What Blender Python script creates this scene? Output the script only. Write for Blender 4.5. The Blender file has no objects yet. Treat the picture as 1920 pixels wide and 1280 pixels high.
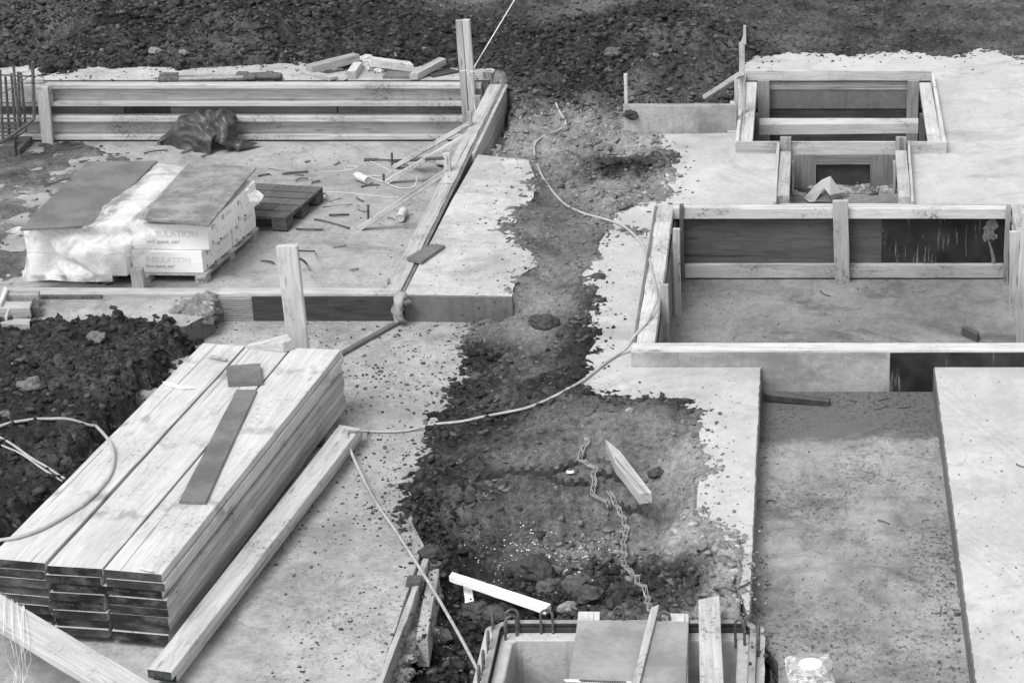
import bpy, math, random
import numpy as np
from mathutils import Vector, Matrix, noise as mnoise
random.seed(7); rng = np.random.default_rng(11)
sc = bpy.context.scene
COL = sc.collection
# ------------------------------------------------------------------ camera
F, CX, CY, PIT, H = 4483.0, 1500.0, 640.0, math.radians(23.4), 7.3
SP, CP = math.sin(PIT), math.cos(PIT)
cam = bpy.data.cameras.new('camera'); co = bpy.data.objects.new('camera', cam); COL.objects.link(co)
cam.sensor_width = 36; cam.lens = F/1920*36; cam.shift_x = -(CX-960)/1920
cam.clip_end = 600; cam.clip_start = .5
co.location = (0, 0, H); co.rotation_euler = (math.pi/2-PIT, 0, 0)
sc.camera = co
def P(px, py, z=0.0):
    "the point of the site that the survey photograph shows at px,py, at height z"
    u = (px-CX)/F; v = (py-CY)/F; t = (H-z)/(SP+v*CP)
    return Vector((u*t, t*(CP-v*SP), z))
def ZY(Y, py):
    v = (py-CY)/F
    return H-Y*(SP+v*CP)/(CP-v*SP)
def PY(px, py, Y):
    z = ZY(Y, py); return P(px, py, z)
# ------------------------------------------------------------------ light
w = bpy.data.worlds.new('World'); sc.world = w; w.use_nodes = True
nt = w.node_tree; bg = nt.nodes['Background']
sky = nt.nodes.new('ShaderNodeTexSky'); sky.sky_type = 'NISHITA'; sky.sun_disc = False
SUN_EL, SUN_AZ = math.radians(58), math.radians(212)     # azimuth from +Y (behind the site), clockwise to +X
sky.sun_elevation = SUN_EL; sky.sun_rotation = SUN_AZ
bw = nt.nodes.new('ShaderNodeRGBToBW')
nt.links.new(sky.outputs[0], bw.inputs[0]); nt.links.new(bw.outputs[0], bg.inputs[0])
bg.inputs[1].default_value = .15
sl = bpy.data.lights.new('sun', 'SUN'); sl.energy = 1.25; sl.angle = math.radians(28)
so = bpy.data.objects.new('sun', sl); COL.objects.link(so)
so.rotation_euler = (math.pi/2-SUN_EL, 0, math.pi-SUN_AZ)
so.location = (0, 20, 20)
sc.view_settings.view_transform = 'Standard'; sc.view_settings.look = 'None'
sc.view_settings.exposure = 1.27; sc.view_settings.gamma = 1
# ------------------------------------------------------------------ material nodes
class N:
    def __init__(s, name):
        s.m = bpy.data.materials.new(name); s.m.use_nodes = True
        s.t = s.m.node_tree; s.b = s.t.nodes['Principled BSDF']
        s.b.inputs['Specular IOR Level'].default_value = .25
    def new(s, k, **kw):
        n = s.t.nodes.new(k)
        for a, b in kw.items(): setattr(n, a, b)
        return n
    def put(s, inp, v):
        if hasattr(v, 'is_output'): s.t.links.new(v, inp)
        else: inp.default_value = v
    def pos(s): return s.new('ShaderNodeNewGeometry').outputs['Position']
    def attr(s, n, out='Fac'): return s.new('ShaderNodeAttribute', attribute_name=n).outputs[out]
    def scale(s, v, xyz):
        n = s.new('ShaderNodeMapping'); s.put(n.inputs[0], v); n.inputs['Scale'].default_value = xyz; return n.outputs[0]
    def noise(s, v, sc_, d=4, r=.55, dist=0):
        n = s.new('ShaderNodeTexNoise'); s.put(n.inputs['Vector'], v)
        n.inputs['Scale'].default_value = sc_; n.inputs['Detail'].default_value = d
        n.inputs['Roughness'].default_value = r; n.inputs['Distortion'].default_value = dist
        return n.outputs[0]
    def voro(s, v, sc_, out='Distance', feat='F1'):
        n = s.new('ShaderNodeTexVoronoi', feature=feat); s.put(n.inputs['Vector'], v); n.inputs['Scale'].default_value = sc_
        return n.outputs[out]
    def M(s, op, a, b=0.0, c=0.0, clamp=False):
        n = s.new('ShaderNodeMath', operation=op, use_clamp=clamp)
        s.put(n.inputs[0], a); s.put(n.inputs[1], b); s.put(n.inputs[2], c); return n.outputs[0]
    def step(s, v, a, b, lo=0.0, hi=1.0):
        n = s.new('ShaderNodeMapRange', interpolation_type='SMOOTHSTEP'); s.put(n.inputs[0], v)
        n.inputs[1].default_value = a; n.inputs[2].default_value = b; s.put(n.inputs[3], lo); s.put(n.inputs[4], hi); return n.outputs[0]
    def lin(s, v, a, b, lo=0.0, hi=1.0):
        n = s.new('ShaderNodeMapRange'); s.put(n.inputs[0], v)
        n.inputs[1].default_value = a; n.inputs[2].default_value = b; s.put(n.inputs[3], lo); s.put(n.inputs[4], hi); return n.outputs[0]
    def mix(s, f, a, b):
        n = s.new('ShaderNodeMix', data_type='FLOAT'); n.clamp_factor = True
        s.put(n.inputs[0], f); s.put(n.inputs[2], a); s.put(n.inputs[3], b); return n.outputs[0]
    def rnd(s): return s.new('ShaderNodeObjectInfo').outputs['Random']
    def done(s, val, rough=.8, bump=None, bs=.3, bd=.01, spec=None):
        c = s.new('ShaderNodeCombineColor')
        for i in range(3): s.put(c.inputs[i], val)
        s.t.links.new(c.outputs[0], s.b.inputs['Base Color']); s.put(s.b.inputs['Roughness'], rough)
        if spec is not None: s.b.inputs['Specular IOR Level'].default_value = spec
        if bump is not None:
            n = s.new('ShaderNodeBump'); n.inputs['Strength'].default_value = bs; n.inputs['Distance'].default_value = bd
            s.put(n.inputs['Height'], bump); s.t.links.new(n.outputs[0], s.b.inputs['Normal'])
        return s.m
def wood(name, lo, hi, knots=.6, dirt=.35, rough=.78, dcol=.035, vary=.25, dscale=1.0, bands=0.0):
    s = N(name); g = s.attr('gr', 'Vector'); p = s.pos()
    n1 = s.noise(s.scale(g, (.5, 9, 9)), 4, 6, .6, .6)
    n2 = s.noise(s.scale(g, (.7, 2.5, 2.5)), 2, 4)
    n3 = s.noise(s.scale(g, (2, 80, 80)), 3, 3)
    # cathedral figure of the growth rings
    rd = s.M('FRACT', s.M('MULTIPLY', s.noise(s.scale(g, (.35, 4, 4)), 1.1, 3, .5, .5), 14.0))
    ring = s.step(rd, .55, .98)
    f = s.M('ADD', s.M('MULTIPLY', n1, .45), s.M('ADD', s.M('MULTIPLY', n2, .30), s.M('MULTIPLY', n3, .25)))
    f = s.M('SUBTRACT', s.step(f, .3, .68), s.M('MULTIPLY', ring, .28))
    f = s.M('ADD', f, s.M('MULTIPLY', s.M('SUBTRACT', s.rnd(), .5), vary*2))
    v = s.mix(f, lo, hi)
    if knots:
        k = s.voro(s.scale(g, (1.1, 5.5, 5.5)), 2.0)
        v = s.mix(s.M('MULTIPLY', s.step(k, .05, .16, 1, 0), knots), v, lo*.35)
    # drying checks along the grain
    ck = s.step(s.noise(s.scale(g, (.22, 16, 16)), 1.7, 2, .5), .665, .69)
    v = s.mix(s.M('MULTIPLY', ck, .6), v, lo*.3)
    if bands:      # stains where straps and stickers lay across the boards
        sx = s.new('ShaderNodeSeparateXYZ'); s.put(sx.inputs[0], g)
        fr = s.M('FRACT', s.M('ADD', s.M('MULTIPLY', sx.outputs[0], .95), s.M('MULTIPLY', s.noise(s.scale(g, (.5, 3, 1)), 2.0, 4), .42)))
        bd = s.M('MULTIPLY', s.step(fr, .40, .47), s.step(fr, .50, .57, 1, 0))
        v = s.mix(s.M('MULTIPLY', s.M('MULTIPLY', bd, s.step(s.noise(g, 5, 5, .65), .42, .62)), bands), v, lo*.45)
        v = s.mix(s.M('MULTIPLY', s.step(s.noise(s.scale(g, (1.2, 2, 1)), 1.6, 6, .65), .52, .68), bands*.5), v, lo*.75)
    d1 = s.step(s.noise(p, 2.2*dscale, 5, .6), .45, .75)
    d2 = s.step(s.noise(p, 38, 4, .6), .5, .68)
    v = s.mix(s.M('MULTIPLY', s.M('MULTIPLY', d1, d2), dirt*2, clamp=True), v, dcol)
    v = s.mix(s.M('MULTIPLY', d1, dirt*.55), v, lo*.45)
    v = s.mix(s.M('MULTIPLY', s.step(s.noise(p, 120, 2), .67, .74), min(1, dirt*2)), v, dcol)
    return s.done(v, rough, s.M('ADD', n1, s.M('MULTIPLY', n3, .5)), .25, .004)
def concrete(name, lo, hi, stain=.4, dirt=.4, dcol=.05, rough=.85, streak=0, dpatch=(.42, .66), bump=.35, damp=None):
    s = N(name); p = s.pos()
    n1 = s.noise(p, .9, 8, .62); n2 = s.noise(s.scale(p, (1, .6, 1)), 5, 9, .7, .5); n3 = s.noise(p, 60, 4, .65); n4 = s.noise(s.scale(p, (1, .8, 1)), 17, 6, .7)
    f = s.M('ADD', s.M('MULTIPLY', n1, .38), s.M('ADD', s.M('MULTIPLY', n2, .30), s.M('ADD', s.M('MULTIPLY', n4, .2), s.M('MULTIPLY', n3, .12))))
    v = s.mix(s.step(f, .38, .62), lo, hi)
    sm = s.step(s.noise(s.scale(p, (1, 1.6, 1)), .8, 9, .68, 1.2), .50, .66)
    v = s.mix(s.M('MULTIPLY', sm, stain), v, lo*.55)
    # smears drawn out along one direction, as left by a board dragged over the wet face
    sw = s.step(s.noise(s.scale(p, (.45, 1.6, 1)), 2.6, 8, .7, .6), .52, .74)
    v = s.mix(s.M('MULTIPLY', sw, stain*.45), v, lo*.7)
    dm = s.step(s.noise(p, .85, 6, .65), dpatch[0], dpatch[1])
    sp = s.step(s.noise(s.scale(p, (1, .8, 1)), 30, 7, .78), .52, .68)
    sp2 = s.step(s.noise(p, 55, 4, .7), .58, .70)
    sp3 = s.step(s.noise(p, 5, 8, .72), .50, .74)
    v = s.mix(s.M('MULTIPLY', s.M('MULTIPLY', dm, sp), dirt*1.3, clamp=True), v, dcol)
    v = s.mix(s.M('MULTIPLY', s.M('MULTIPLY', dm, sp3), dirt*.7, clamp=True), v, lo*.5)
    v = s.mix(s.M('MULTIPLY', s.M('ADD', s.M('MULTIPLY', dm, .8), .22), s.M('MULTIPLY', sp2, dirt), clamp=True), v, dcol)
    # hairline cracks, broken off by noise
    wv = s.new('ShaderNodeVectorMath', operation='ADD'); s.put(wv.inputs[0], p)
    nz = s.new('ShaderNodeTexNoise'); s.put(nz.inputs['Vector'], p); nz.inputs['Scale'].default_value = 2.5; nz.inputs['Detail'].default_value = 5
    sc3 = s.new('ShaderNodeVectorMath', operation='SCALE'); s.put(sc3.inputs[0], nz.outputs['Color']); sc3.inputs['Scale'].default_value = .5
    s.put(wv.inputs[1], sc3.outputs[0])
    ce = s.voro(wv.outputs[0], .55, 'Distance', 'DISTANCE_TO_EDGE')
    v = s.mix(s.M('MULTIPLY', s.M('MULTIPLY', s.step(ce, .002, .006, 1, 0), s.step(n1, .50, .58)), .28), v, lo*.3)
    if streak:
        st = s.step(s.noise(s.scale(p, (9, 9, .5)), 2, 5, .6), .5, .68)
        v = s.mix(s.M('MULTIPLY', st, streak), v, lo*.5)
    if damp:       # standing damp at the far end of the floor, in an uneven line
        sy = s.new('ShaderNodeSeparateXYZ'); s.put(sy.inputs[0], p)
        yy = s.M('ADD', sy.outputs[1], s.M('MULTIPLY', s.M('SUBTRACT', s.noise(p, 2.2, 6, .65), .5), .9))
        v = s.mix(s.M('MULTIPLY', s.step(yy, damp-.12, damp+.12), .85), v, lo*.62)
    b = s.M('ADD', s.M('MULTIPLY', n2, .6), s.M('ADD', s.M('MULTIPLY', n3, .5), s.M('MULTIPLY', s.M('MULTIPLY', dm, sp), 1.0)))
    return s.done(v, rough, b, bump, .012)
def plain(name, lo, hi, sc_=8, rough=.6, spec=.3, bump=.2, dirt=0, dcol=.04):
    s = N(name); p = s.pos(); n = s.noise(p, sc_, 6, .6); n2 = s.noise(p, sc_*9, 3)
    v = s.mix(s.step(s.M('ADD', s.M('MULTIPLY', n, .75), s.M('MULTIPLY', n2, .25)), .36, .64), lo, hi)
    if dirt:
        v = s.mix(s.M('MULTIPLY', s.step(s.noise(p, 3.5, 6, .7), .5, .7), dirt), v, dcol)
        v = s.mix(s.M('MULTIPLY', s.step(s.noise(p, 60, 3, .6), .62, .72), dirt), v, dcol)
    return s.done(v, rough, n2, bump, .004, spec)
MT = {}
MT['fresh'] = wood('fresh_wood', .38, .56, .45, .3, vary=.06, bands=.6)
MT['tan'] = wood('yellowed_wood', .34, .50, .4, .2, vary=.1)
MT['brown'] = wood('darker_sawn_wood', .22, .36, .4, .2, vary=.1)
MT['light'] = wood('light_timber', .27, .48, .6, .55)
MT['pale'] = wood('pale_timber', .32, .54, .6, .62)
MT['mid'] = wood('weathered_timber', .19, .37, .6, .5)
MT['dark'] = wood('dark_wet_timber', .065, .13, .5, .4, dcol=.02)
MT['gray'] = plain('grey_shuttering_board', .095, .155, 3.2, .65, .3, .15, dirt=.22, dcol=.24)
MT['dusty'] = wood('cement_dusted_board', .27, .45, .4, .6, dcol=.08, vary=.1, dscale=1.6)
MT['ply'] = plain('pale_grey_plywood', .19, .30, 2.6, .65, .3, .15, dirt=.25, dcol=.10)
MT['spotted'] = plain('spotted_board', .12, .27, 4.5, .65, .3, .15, dirt=.3, dcol=.10)
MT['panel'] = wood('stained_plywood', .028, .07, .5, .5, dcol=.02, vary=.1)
MT['panelg'] = wood('grey_damp_plywood', .05, .11, .6, .5, dcol=.05, vary=.05, dscale=1.5)
MT['panelm'] = wood('grey_plywood', .10, .21, .3, .6, dcol=.05, vary=.3)
s_ = N('sawn_end'); g_ = s_.attr('gr', 'Vector')
q = s_.M('ADD', s_.M('MULTIPLY', s_.noise(s_.scale(g_, (1, 3, 6)), 2.2, 5, .6), .8), s_.M('MULTIPLY', s_.noise(s_.scale(g_, (1, 60, 20)), 2, 3), .2))
MT['end'] = s_.done(s_.M('ADD', s_.step(q, .42, .70, .006, .075), s_.M('MULTIPLY', s_.M('MULTIPLY', s_.rnd(), s_.rnd()), .035)), .7)
def bitumen():
    s = N('bitumen_coating'); p = s.pos()
    st = s.step(s.noise(s.scale(p, (26, 26, 2.2)), 1.4, 6, .7), .56, .68)
    lo = s.step(s.noise(p, 3.0, 5, .6), .46, .62)
    v = s.mix(s.M('MULTIPLY', st, lo), s.step(s.noise(p, 5, 6), .3, .7, .010, .03), .16)
    return s.done(v, .45, s.noise(p, 40, 4), .3, .005)
MT['bitumen'] = bitumen()
MT['c_light'] = concrete('pale_concrete', .34, .48, .42, .36, dcol=.13, dpatch=(.46, .70))
MT['c_right'] = concrete('pale_rough_concrete', .28, .50, .4, .6, dcol=.12, dpatch=(.45, .7))
MT['c_mid'] = concrete('gritty_concrete', .20, .40, .4, .62, dcol=.08, dpatch=(.36, .62))
MT['c_floor'] = concrete('dusty_floor_concrete', .21, .38, .5, .55, dcol=.08, dpatch=(.40, .64))
MT['c_pit'] = concrete('damp_floor_concrete', .12, .26, .65, .55, dcol=.06, dpatch=(.42, .68))
MT['c_trench'] = concrete('muddy_trench_concrete', .15, .34, .75, .7, dcol=.05, dpatch=(.38, .62), bump=.8, damp=15.55)
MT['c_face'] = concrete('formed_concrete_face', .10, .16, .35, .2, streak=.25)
MT['cboard'] = concrete('cement_stained_board', .24, .40, .7, .3, dcol=.10, streak=.25)
MT['c_cham'] = concrete('precast_concrete', .34, .52, .5, .5, dcol=.08)
MT['c_chin'] = concrete('precast_concrete_inside', .36, .52, .7, .3, streak=.5)
MT['rust'] = plain('rusted_steel', .05, .12, 30, .75, .3)
MT['steel'] = plain('dull_steel', .18, .3, 30, .5, .5)
MT['galv'] = plain('galvanised_sheet', .5, .62, 10, .45, .5)
MT['rope'] = plain('hose_plastic', .30, .40, 20, .55, .4, dirt=.35)
MT['string'] = plain('white_string', .6, .72, 30, .8)
MT['tarp'] = plain('black_sheet_plastic', .04, .075, 6, .42, .4, .3, dirt=.12, dcol=.14)
MT['rubber'] = plain('black_rubber', .03, .055, 12, .5, .4)
MT['greyplastic'] = plain('grey_sealing_sheet', .22, .3, 8, .5, .4, dirt=.2, dcol=.1)
MT['foam'] = plain('white_foam', .84, .9, 40, .8, .2)
MT['card'] = plain('white_carton', .74, .82, 5, .6, .3)
MT['cardtop'] = plain('carton_side', .66, .74, 5, .6, .3)
MT['ink'] = plain('grey_print', .22, .28, 9, .7, .2)
MT['ink2'] = plain('pale_print', .36, .42, 9, .7, .2)
MT['paint'] = plain('pale_print_on_ends', .16, .26, 60, .8)
MT['cloth'] = plain('white_strip', .72, .84, 30, .6, .3)
MT['canbody'] = plain('pale_can_paint', .42, .66, 30, .4, .5, dirt=.3, dcol=.12)
MT['canend'] = plain('can_end_metal', .4, .5, 30, .45, .5)
MT['snake'] = plain('dark_spacer_plastic', .03, .06, 20, .6, .3, dirt=.12, dcol=.2)
MT['snakel'] = plain('pale_spacer_plastic', .20, .34, 20, .6, .4, dirt=.3, dcol=.12)
MT['paper'] = plain('crumpled_sheet', .42, .5, 6, .7, .3)
def stone_mat(name, k=1.0):
    s = N(name); a = s.attr('val'); p = s.pos(); n = s.noise(p, 30, 5, .65)
    return s.done(s.M('MULTIPLY', a, s.step(n, .3, .7, .6*k, 1.3*k)), .85, n, .6, .01)
MT['stone'] = stone_mat('loose_stone')
def sheet_plastic():
    s = N('milky_plastic_sheet'); p = s.pos()
    n = s.noise(p, 5, 5, .6, 1.0)
    m = s.done(s.step(n, .35, .65, .60, .74), .32, s.noise(p, 14, 5, .6, 1.2), .5, .02, .5)
    tr = s.new('ShaderNodeBsdfTransparent'); tl = s.new('ShaderNodeBsdfTranslucent'); tl.inputs[0].default_value = (.85, .85, .85, 1)
    m1 = s.new('ShaderNodeMixShader'); m1.inputs[0].default_value = .25
    s.t.links.new(s.b.outputs[0], m1.inputs[1]); s.t.links.new(tl.outputs[0], m1.inputs[2])
    m2 = s.new('ShaderNodeMixShader'); s.put(m2.inputs[0], s.step(s.noise(p, 3.5, 5, .65, 1.5), .36, .62, .15, .72))
    s.t.links.new(m1.outputs[0], m2.inputs[1]); s.t.links.new(tr.outputs[0], m2.inputs[2])
    s.t.links.new(m2.outputs[0], s.t.nodes['Material Output'].inputs[0]); return m
MT['sheet'] = sheet_plastic()
def soil_mat():
    s = N('excavated_soil'); p = s.pos(); dry = s.attr('dry'); hgt = s.attr('grit')
    n1 = s.noise(p, 3.2, 8, .65); n2 = s.noise(p, 22, 6, .68); n3 = s.noise(p, 85, 4, .65)
    f = s.M('ADD', s.M('MULTIPLY', n1, .35), s.M('ADD', s.M('MULTIPLY', n2, .4), s.M('MULTIPLY', n3, .25)))
    vd = s.step(f, .34, .68, .007, .038)
    vl = s.step(f, .3, .66, .10, .36)
    d = s.M('ADD', dry, s.M('MULTIPLY', s.M('SUBTRACT', f, .5), 1.1), clamp=True)
    v = s.mix(d, vd, vl)
    # pale pebbles in the dark earth, dark crumbs on the dry mud
    v = s.mix(s.M('MULTIPLY', s.step(s.voro(p, 16), .10, .16, 1, 0), s.step(s.noise(p, 2.3, 3), .52, .6)), v, .14)
    v = s.mix(s.M('MULTIPLY', s.step(s.noise(p, 46, 4, .7), .58, .66), .6), v, .03)
    return s.done(v, .8, s.M('ADD', s.M('MULTIPLY', n2, .9), s.M('MULTIPLY', n3, .6)), .9, .02, .2)
MT['soil'] = soil_mat()
# ------------------------------------------------------------------ object helpers
WL = {}
def props(o, label=None, cat=None, group=None, kind=None):
    if label: o['label'] = label
    if cat: o['category'] = cat
    if group: o['group'] = group
    if kind: o['kind'] = kind
    return o
def thing(name, label, cat, loc, group=None):
    o = bpy.data.objects.new(name, None); COL.objects.link(o); o.location = loc; o.empty_display_size = .1
    WL[o] = Vector(loc); return props(o, label, cat, group)
class MB:
    def __init__(s): s.v = []; s.f = []; s.g = []; s.mi = []; s.val = []; s.hasval = False
    def add(s, vs, fs, gs=None, mi=0):
        b = len(s.v); s.v += [tuple(v) for v in vs]
        if gs is None:
            off = random.random()*50; gs = [(v[0]+off, v[1], v[2]) for v in vs]
        s.g += [tuple(g) for g in gs]
        for k, f in enumerate(fs):
            s.f.append(tuple(i+b for i in f)); s.mi.append(mi[k] if isinstance(mi, (list, tuple)) else mi)
    def build(s, name, mats, parent=None, smooth=False, **kw):
        me = bpy.data.meshes.new(name)
        a = np.array(s.v); o = Vector(((a[:, 0].min()+a[:, 0].max())/2, (a[:, 1].min()+a[:, 1].max())/2, a[:, 2].min()))
        me.from_pydata([(x-o.x, y-o.y, z-o.z) for x, y, z in s.v], [], s.f)
        at = me.attributes.new('gr', 'FLOAT_VECTOR', 'POINT'); at.data.foreach_set('vector', np.array(s.g, dtype=np.float32).ravel())
        if s.hasval:
            at = me.attributes.new('val', 'FLOAT', 'POINT'); at.data.foreach_set('value', np.array(s.val, dtype=np.float32))
        for m in (mats if isinstance(mats, (list, tuple)) else [mats]): me.materials.append(MT[m] if isinstance(m, str) else m)
        me.polygons.foreach_set('material_index', s.mi)
        if smooth: me.polygons.foreach_set('use_smooth', [True]*len(s.f))
        me.validate(); me.update()
        ob = bpy.data.objects.new(name, me); COL.objects.link(ob); WL[ob] = o
        if parent: ob.parent = parent; ob.location = o-WL[parent]
        else: ob.location = o
        return props(ob, **kw)
def basis(A, B, up):
    x = (B-A).normalized(); up = Vector(up); y = up.cross(x)
    if y.length < 1e-4: y = Vector((0, 1, 0)).cross(x)
    y.normalize(); z = x.cross(y); return x, y, z
def plank(mb, A, B, w, t, up=(0, 0, 1), seg=6, warp=.002, ch=.004, mi=0, emi=None, skew=(0, 0), w2=None, t2=None, jit=.0012):
    "a sawn board; A,B = ends of the centre line of its top face"
    A = Vector(A); B = Vector(B); x, y, z = basis(A, B, up); L = (B-A).length
    ch = min(ch, t*.3, w*.3); off = random.uniform(0, 60); oy = random.uniform(0, 9); oz = random.uniform(0, 9)
    b1 = random.uniform(-warp, warp); b2 = random.uniform(-warp, warp)
    vs = []; gs = []
    for i in range(seg+1):
        f = i/seg; ww = w+((w2 if w2 is not None else w)-w)*f; tt = t+((t2 if t2 is not None else t)-t)*f
        h = ww/2; pr = [(-h, -ch), (-h+ch, 0), (h-ch, 0), (h, -ch), (h, -tt+ch), (h-ch, -tt), (-h+ch, -tt), (-h, -tt+ch)]
        bow = 4*f*(1-f)
        for (a, c) in pr:
            sx = (skew[0] if i == 0 else skew[1] if i == seg else 0)*a/h
            v = A+x*(L*f+sx)+y*(a+b1*bow*3+random.uniform(-jit, jit))+z*(c+b2*bow+random.uniform(-jit, jit)*.6)
            vs.append(v); gs.append((L*f+off, a+oy, c+oz))
    fs = []
    for i in range(seg):
        for j in range(8):
            k = (j+1) % 8; fs.append((i*8+j, i*8+k, i*8+8+k, i*8+8+j))
    fs = [f[::-1] for f in fs]
    e = mi if emi is None else emi
    n = len(fs); fs.append(tuple(range(8))); fs.append(tuple(range(seg*8+7, seg*8-1, -1)))
    mb.add(vs, fs, gs, [mi]*n+[e, e])
    return mb
def board(name, A, B, w, t, mat, parent=None, kw=None, **pk):
    return plank(MB(), A, B, w, t, **pk).build(name, mat, parent, **(kw or {}))
def box(mb, x0, x1, y0, y1, z0, z1, mi=0, ch=.003):
    "axis aligned box, grain along its longest side"
    d = (x1-x0, y1-y0, z1-z0)
    if d[2] >= max(d[0], d[1]):
        return plank(mb, ((x0+x1)/2, y0, z0), ((x0+x1)/2, y0, z1), d[0], d[1], up=(0, -1, 0), ch=ch, mi=mi, warp=0, seg=3)
    if d[0] >= d[1]: return plank(mb, (x0, (y0+y1)/2, z1), (x1, (y0+y1)/2, z1), d[1], d[2], ch=ch, mi=mi, warp=0)
    return plank(mb, ((x0+x1)/2, y0, z1), ((x0+x1)/2, y1, z1), d[0], d[2], ch=ch, mi=mi, warp=0)
def crom(pts, n=8, closed=False):
    pts = [Vector(p) for p in pts]; out = []
    m = len(pts)
    for i in range(m if closed else m-1):
        if closed: a, b, c, d = pts[i-1], pts[i], pts[(i+1) % m], pts[(i+2) % m]
        else: a, b, c, d = pts[max(i-1, 0)], pts[i], pts[i+1], pts[min(i+2, m-1)]
        for k in range(n):
            t = k/n
            out.append(.5*((2*b)+(c-a)*t+(2*a-5*b+4*c-d)*t*t+(3*b-a-3*c+d)*t*t*t))
    if not closed: out.append(pts[-1])
    return out
def tube(mb, pts, r, n=8, mi=0, closed=False):
    pts = [Vector(p) for p in pts]; vs = []; m = len(pts); ref = Vector((0, 0, 1)); px_ = None
    for i, p in enumerate(pts):
        a = pts[i-1] if (i or closed) else p; b = pts[(i+1) % m] if (i < m-1 or closed) else p
        d = (b-a).normalized() if (b-a).length > 1e-9 else Vector((1, 0, 0))
        if px_ is None:
            u = d.cross(ref); u = u if u.length > .05 else d.cross(Vector((0, 1, 0)))
        else: u = px_-d*px_.dot(d)
        u.normalize(); px_ = u; q = d.cross(u)
        for k in range(n):
            an = 2*math.pi*k/n; vs.append(p+(u*math.cos(an)+q*math.sin(an))*(r(i/m) if callable(r) else r))
    fs = []
    for i in range(m if closed else m-1):
        i2 = (i+1) % m
        for k in range(n):
            k2 = (k+1) % n; fs.append((i*n+k, i*n+k2, i2*n+k2, i2*n+k))
    if not closed: fs += [tuple(range(n))[::-1], tuple(range((m-1)*n, m*n))]
    mb.add(vs, fs, None, mi); return mb
def lathe(mb, A, B, prof, n=20, mi=0):
    A = Vector(A); B = Vector(B); d = (B-A).normalized(); u = d.orthogonal().normalized(); q = d.cross(u); vs = []; fs = []
    for (t, r) in prof:
        c = A+d*t
        for k in range(n): an = 2*math.pi*k/n; vs.append(c+(u*math.cos(an)+q*math.sin(an))*r)
    for i in range(len(prof)-1):
        for k in range(n): k2 = (k+1) % n; fs.append((i*n+k, i*n+k2, (i+1)*n+k2, (i+1)*n+k))
    fs += [tuple(range(n))[::-1], tuple(range((len(prof)-1)*n, len(prof)*n))]
    mb.add(vs, fs, None, mi); return mb
def patch(mb, ctrl, nu=6, nv=6, amp=.01, fr=6.0, mi=0, th=0.0, sharp=False, seed=0):
    "sheet through a net of points, wrinkled; th gives it a second side"
    rows = [crom(r, nu) for r in ctrl]; cols = []
    for j in range(len(rows[0])): cols.append(crom([r[j] for r in rows], nv))
    W = len(cols); Hh = len(cols[0]); vs = []
    for j in range(W):
        for i in range(Hh):
            p = cols[j][i]; du = cols[min(j+1, W-1)][i]-cols[max(j-1, 0)][i]; dv = cols[j][min(i+1, Hh-1)]-cols[j][max(i-1, 0)]
            n = du.cross(dv); n = n.normalized() if n.length > 1e-9 else Vector((0, 0, 1))
            if n.dot(Vector((.1, -.6, 1))) < 0: n = -n
            q = Vector((p.x*fr+seed*7.3, p.y*fr*.7+p.z*fr*.5, (p.z*1.1+p.x*.6)*fr+seed))
            if sharp:
                r = (1-3.2*abs(mnoise.noise(q)))+.45*(1-3.2*abs(mnoise.noise(q*1.9+Vector((4, 9, 1)))))
                vs.append(p+n*amp*r+mnoise.noise_vector(q*.8)*amp*.6)
            else: vs.append(p+mnoise.turbulence_vector(q, 3, False)*amp)
    fs = [(j*Hh+i, (j+1)*Hh+i, (j+1)*Hh+i+1, j*Hh+i+1) for j in range(W-1) for i in range(Hh-1)]
    if th:
        n0 = len(vs)
        vs2 = [v-Vector((0, 0, th)) for v in vs]; fs2 = [tuple(k+n0 for k in f[::-1]) for f in fs]
        bd = [j*Hh for j in range(W)]+[(W-1)*Hh+i for i in range(1, Hh)]+[j*Hh+Hh-1 for j in range(W-2, -1, -1)]+[i for i in range(Hh-2, 0, -1)]
        fs3 = [(bd[k], bd[k]+n0, bd[(k+1) % len(bd)]+n0, bd[(k+1) % len(bd)]) for k in range(len(bd))]
        vs = vs+vs2; fs = fs+fs2+fs3
    mb.add(vs, fs, None, mi); return mb
import bmesh
_ico = {}
def ico(sub):
    if sub not in _ico:
        bm = bmesh.new(); bmesh.ops.create_icosphere(bm, subdivisions=sub, radius=1)
        _ico[sub] = ([v.co.copy() for v in bm.verts], [tuple(v.index for v in f.verts) for f in bm.faces]); bm.free()
    return _ico[sub]
def rock(mb, c, size, seed, sub=3, rough=.35, flat=0.0, val=.1, rotz=0, mi=0):
    V, Fc = ico(sub); vs = []; cz, sz = math.cos(rotz), math.sin(rotz)
    for v in V:
        k = 1+rough*mnoise.noise(v*1.3+Vector((seed*3.1, seed, 0)))+rough*.6*(.5-abs(mnoise.noise(v*2.6+Vector((0, seed*2.7, seed)))))+rough*.35*mnoise.noise(v*6+Vector((seed, 0, 3)))
        x, y, z = v.x*k*size[0], v.y*k*size[1], v.z*k*size[2]
        if flat: z = max(z, -size[2]*flat)
        vs.append(Vector(c)+Vector((x*cz-y*sz, x*sz+y*cz, z)))
    b = len(mb.v); mb.add(vs, Fc, None, mi); mb.hasval = True; mb.val += [val]*len(vs); return mb
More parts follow.
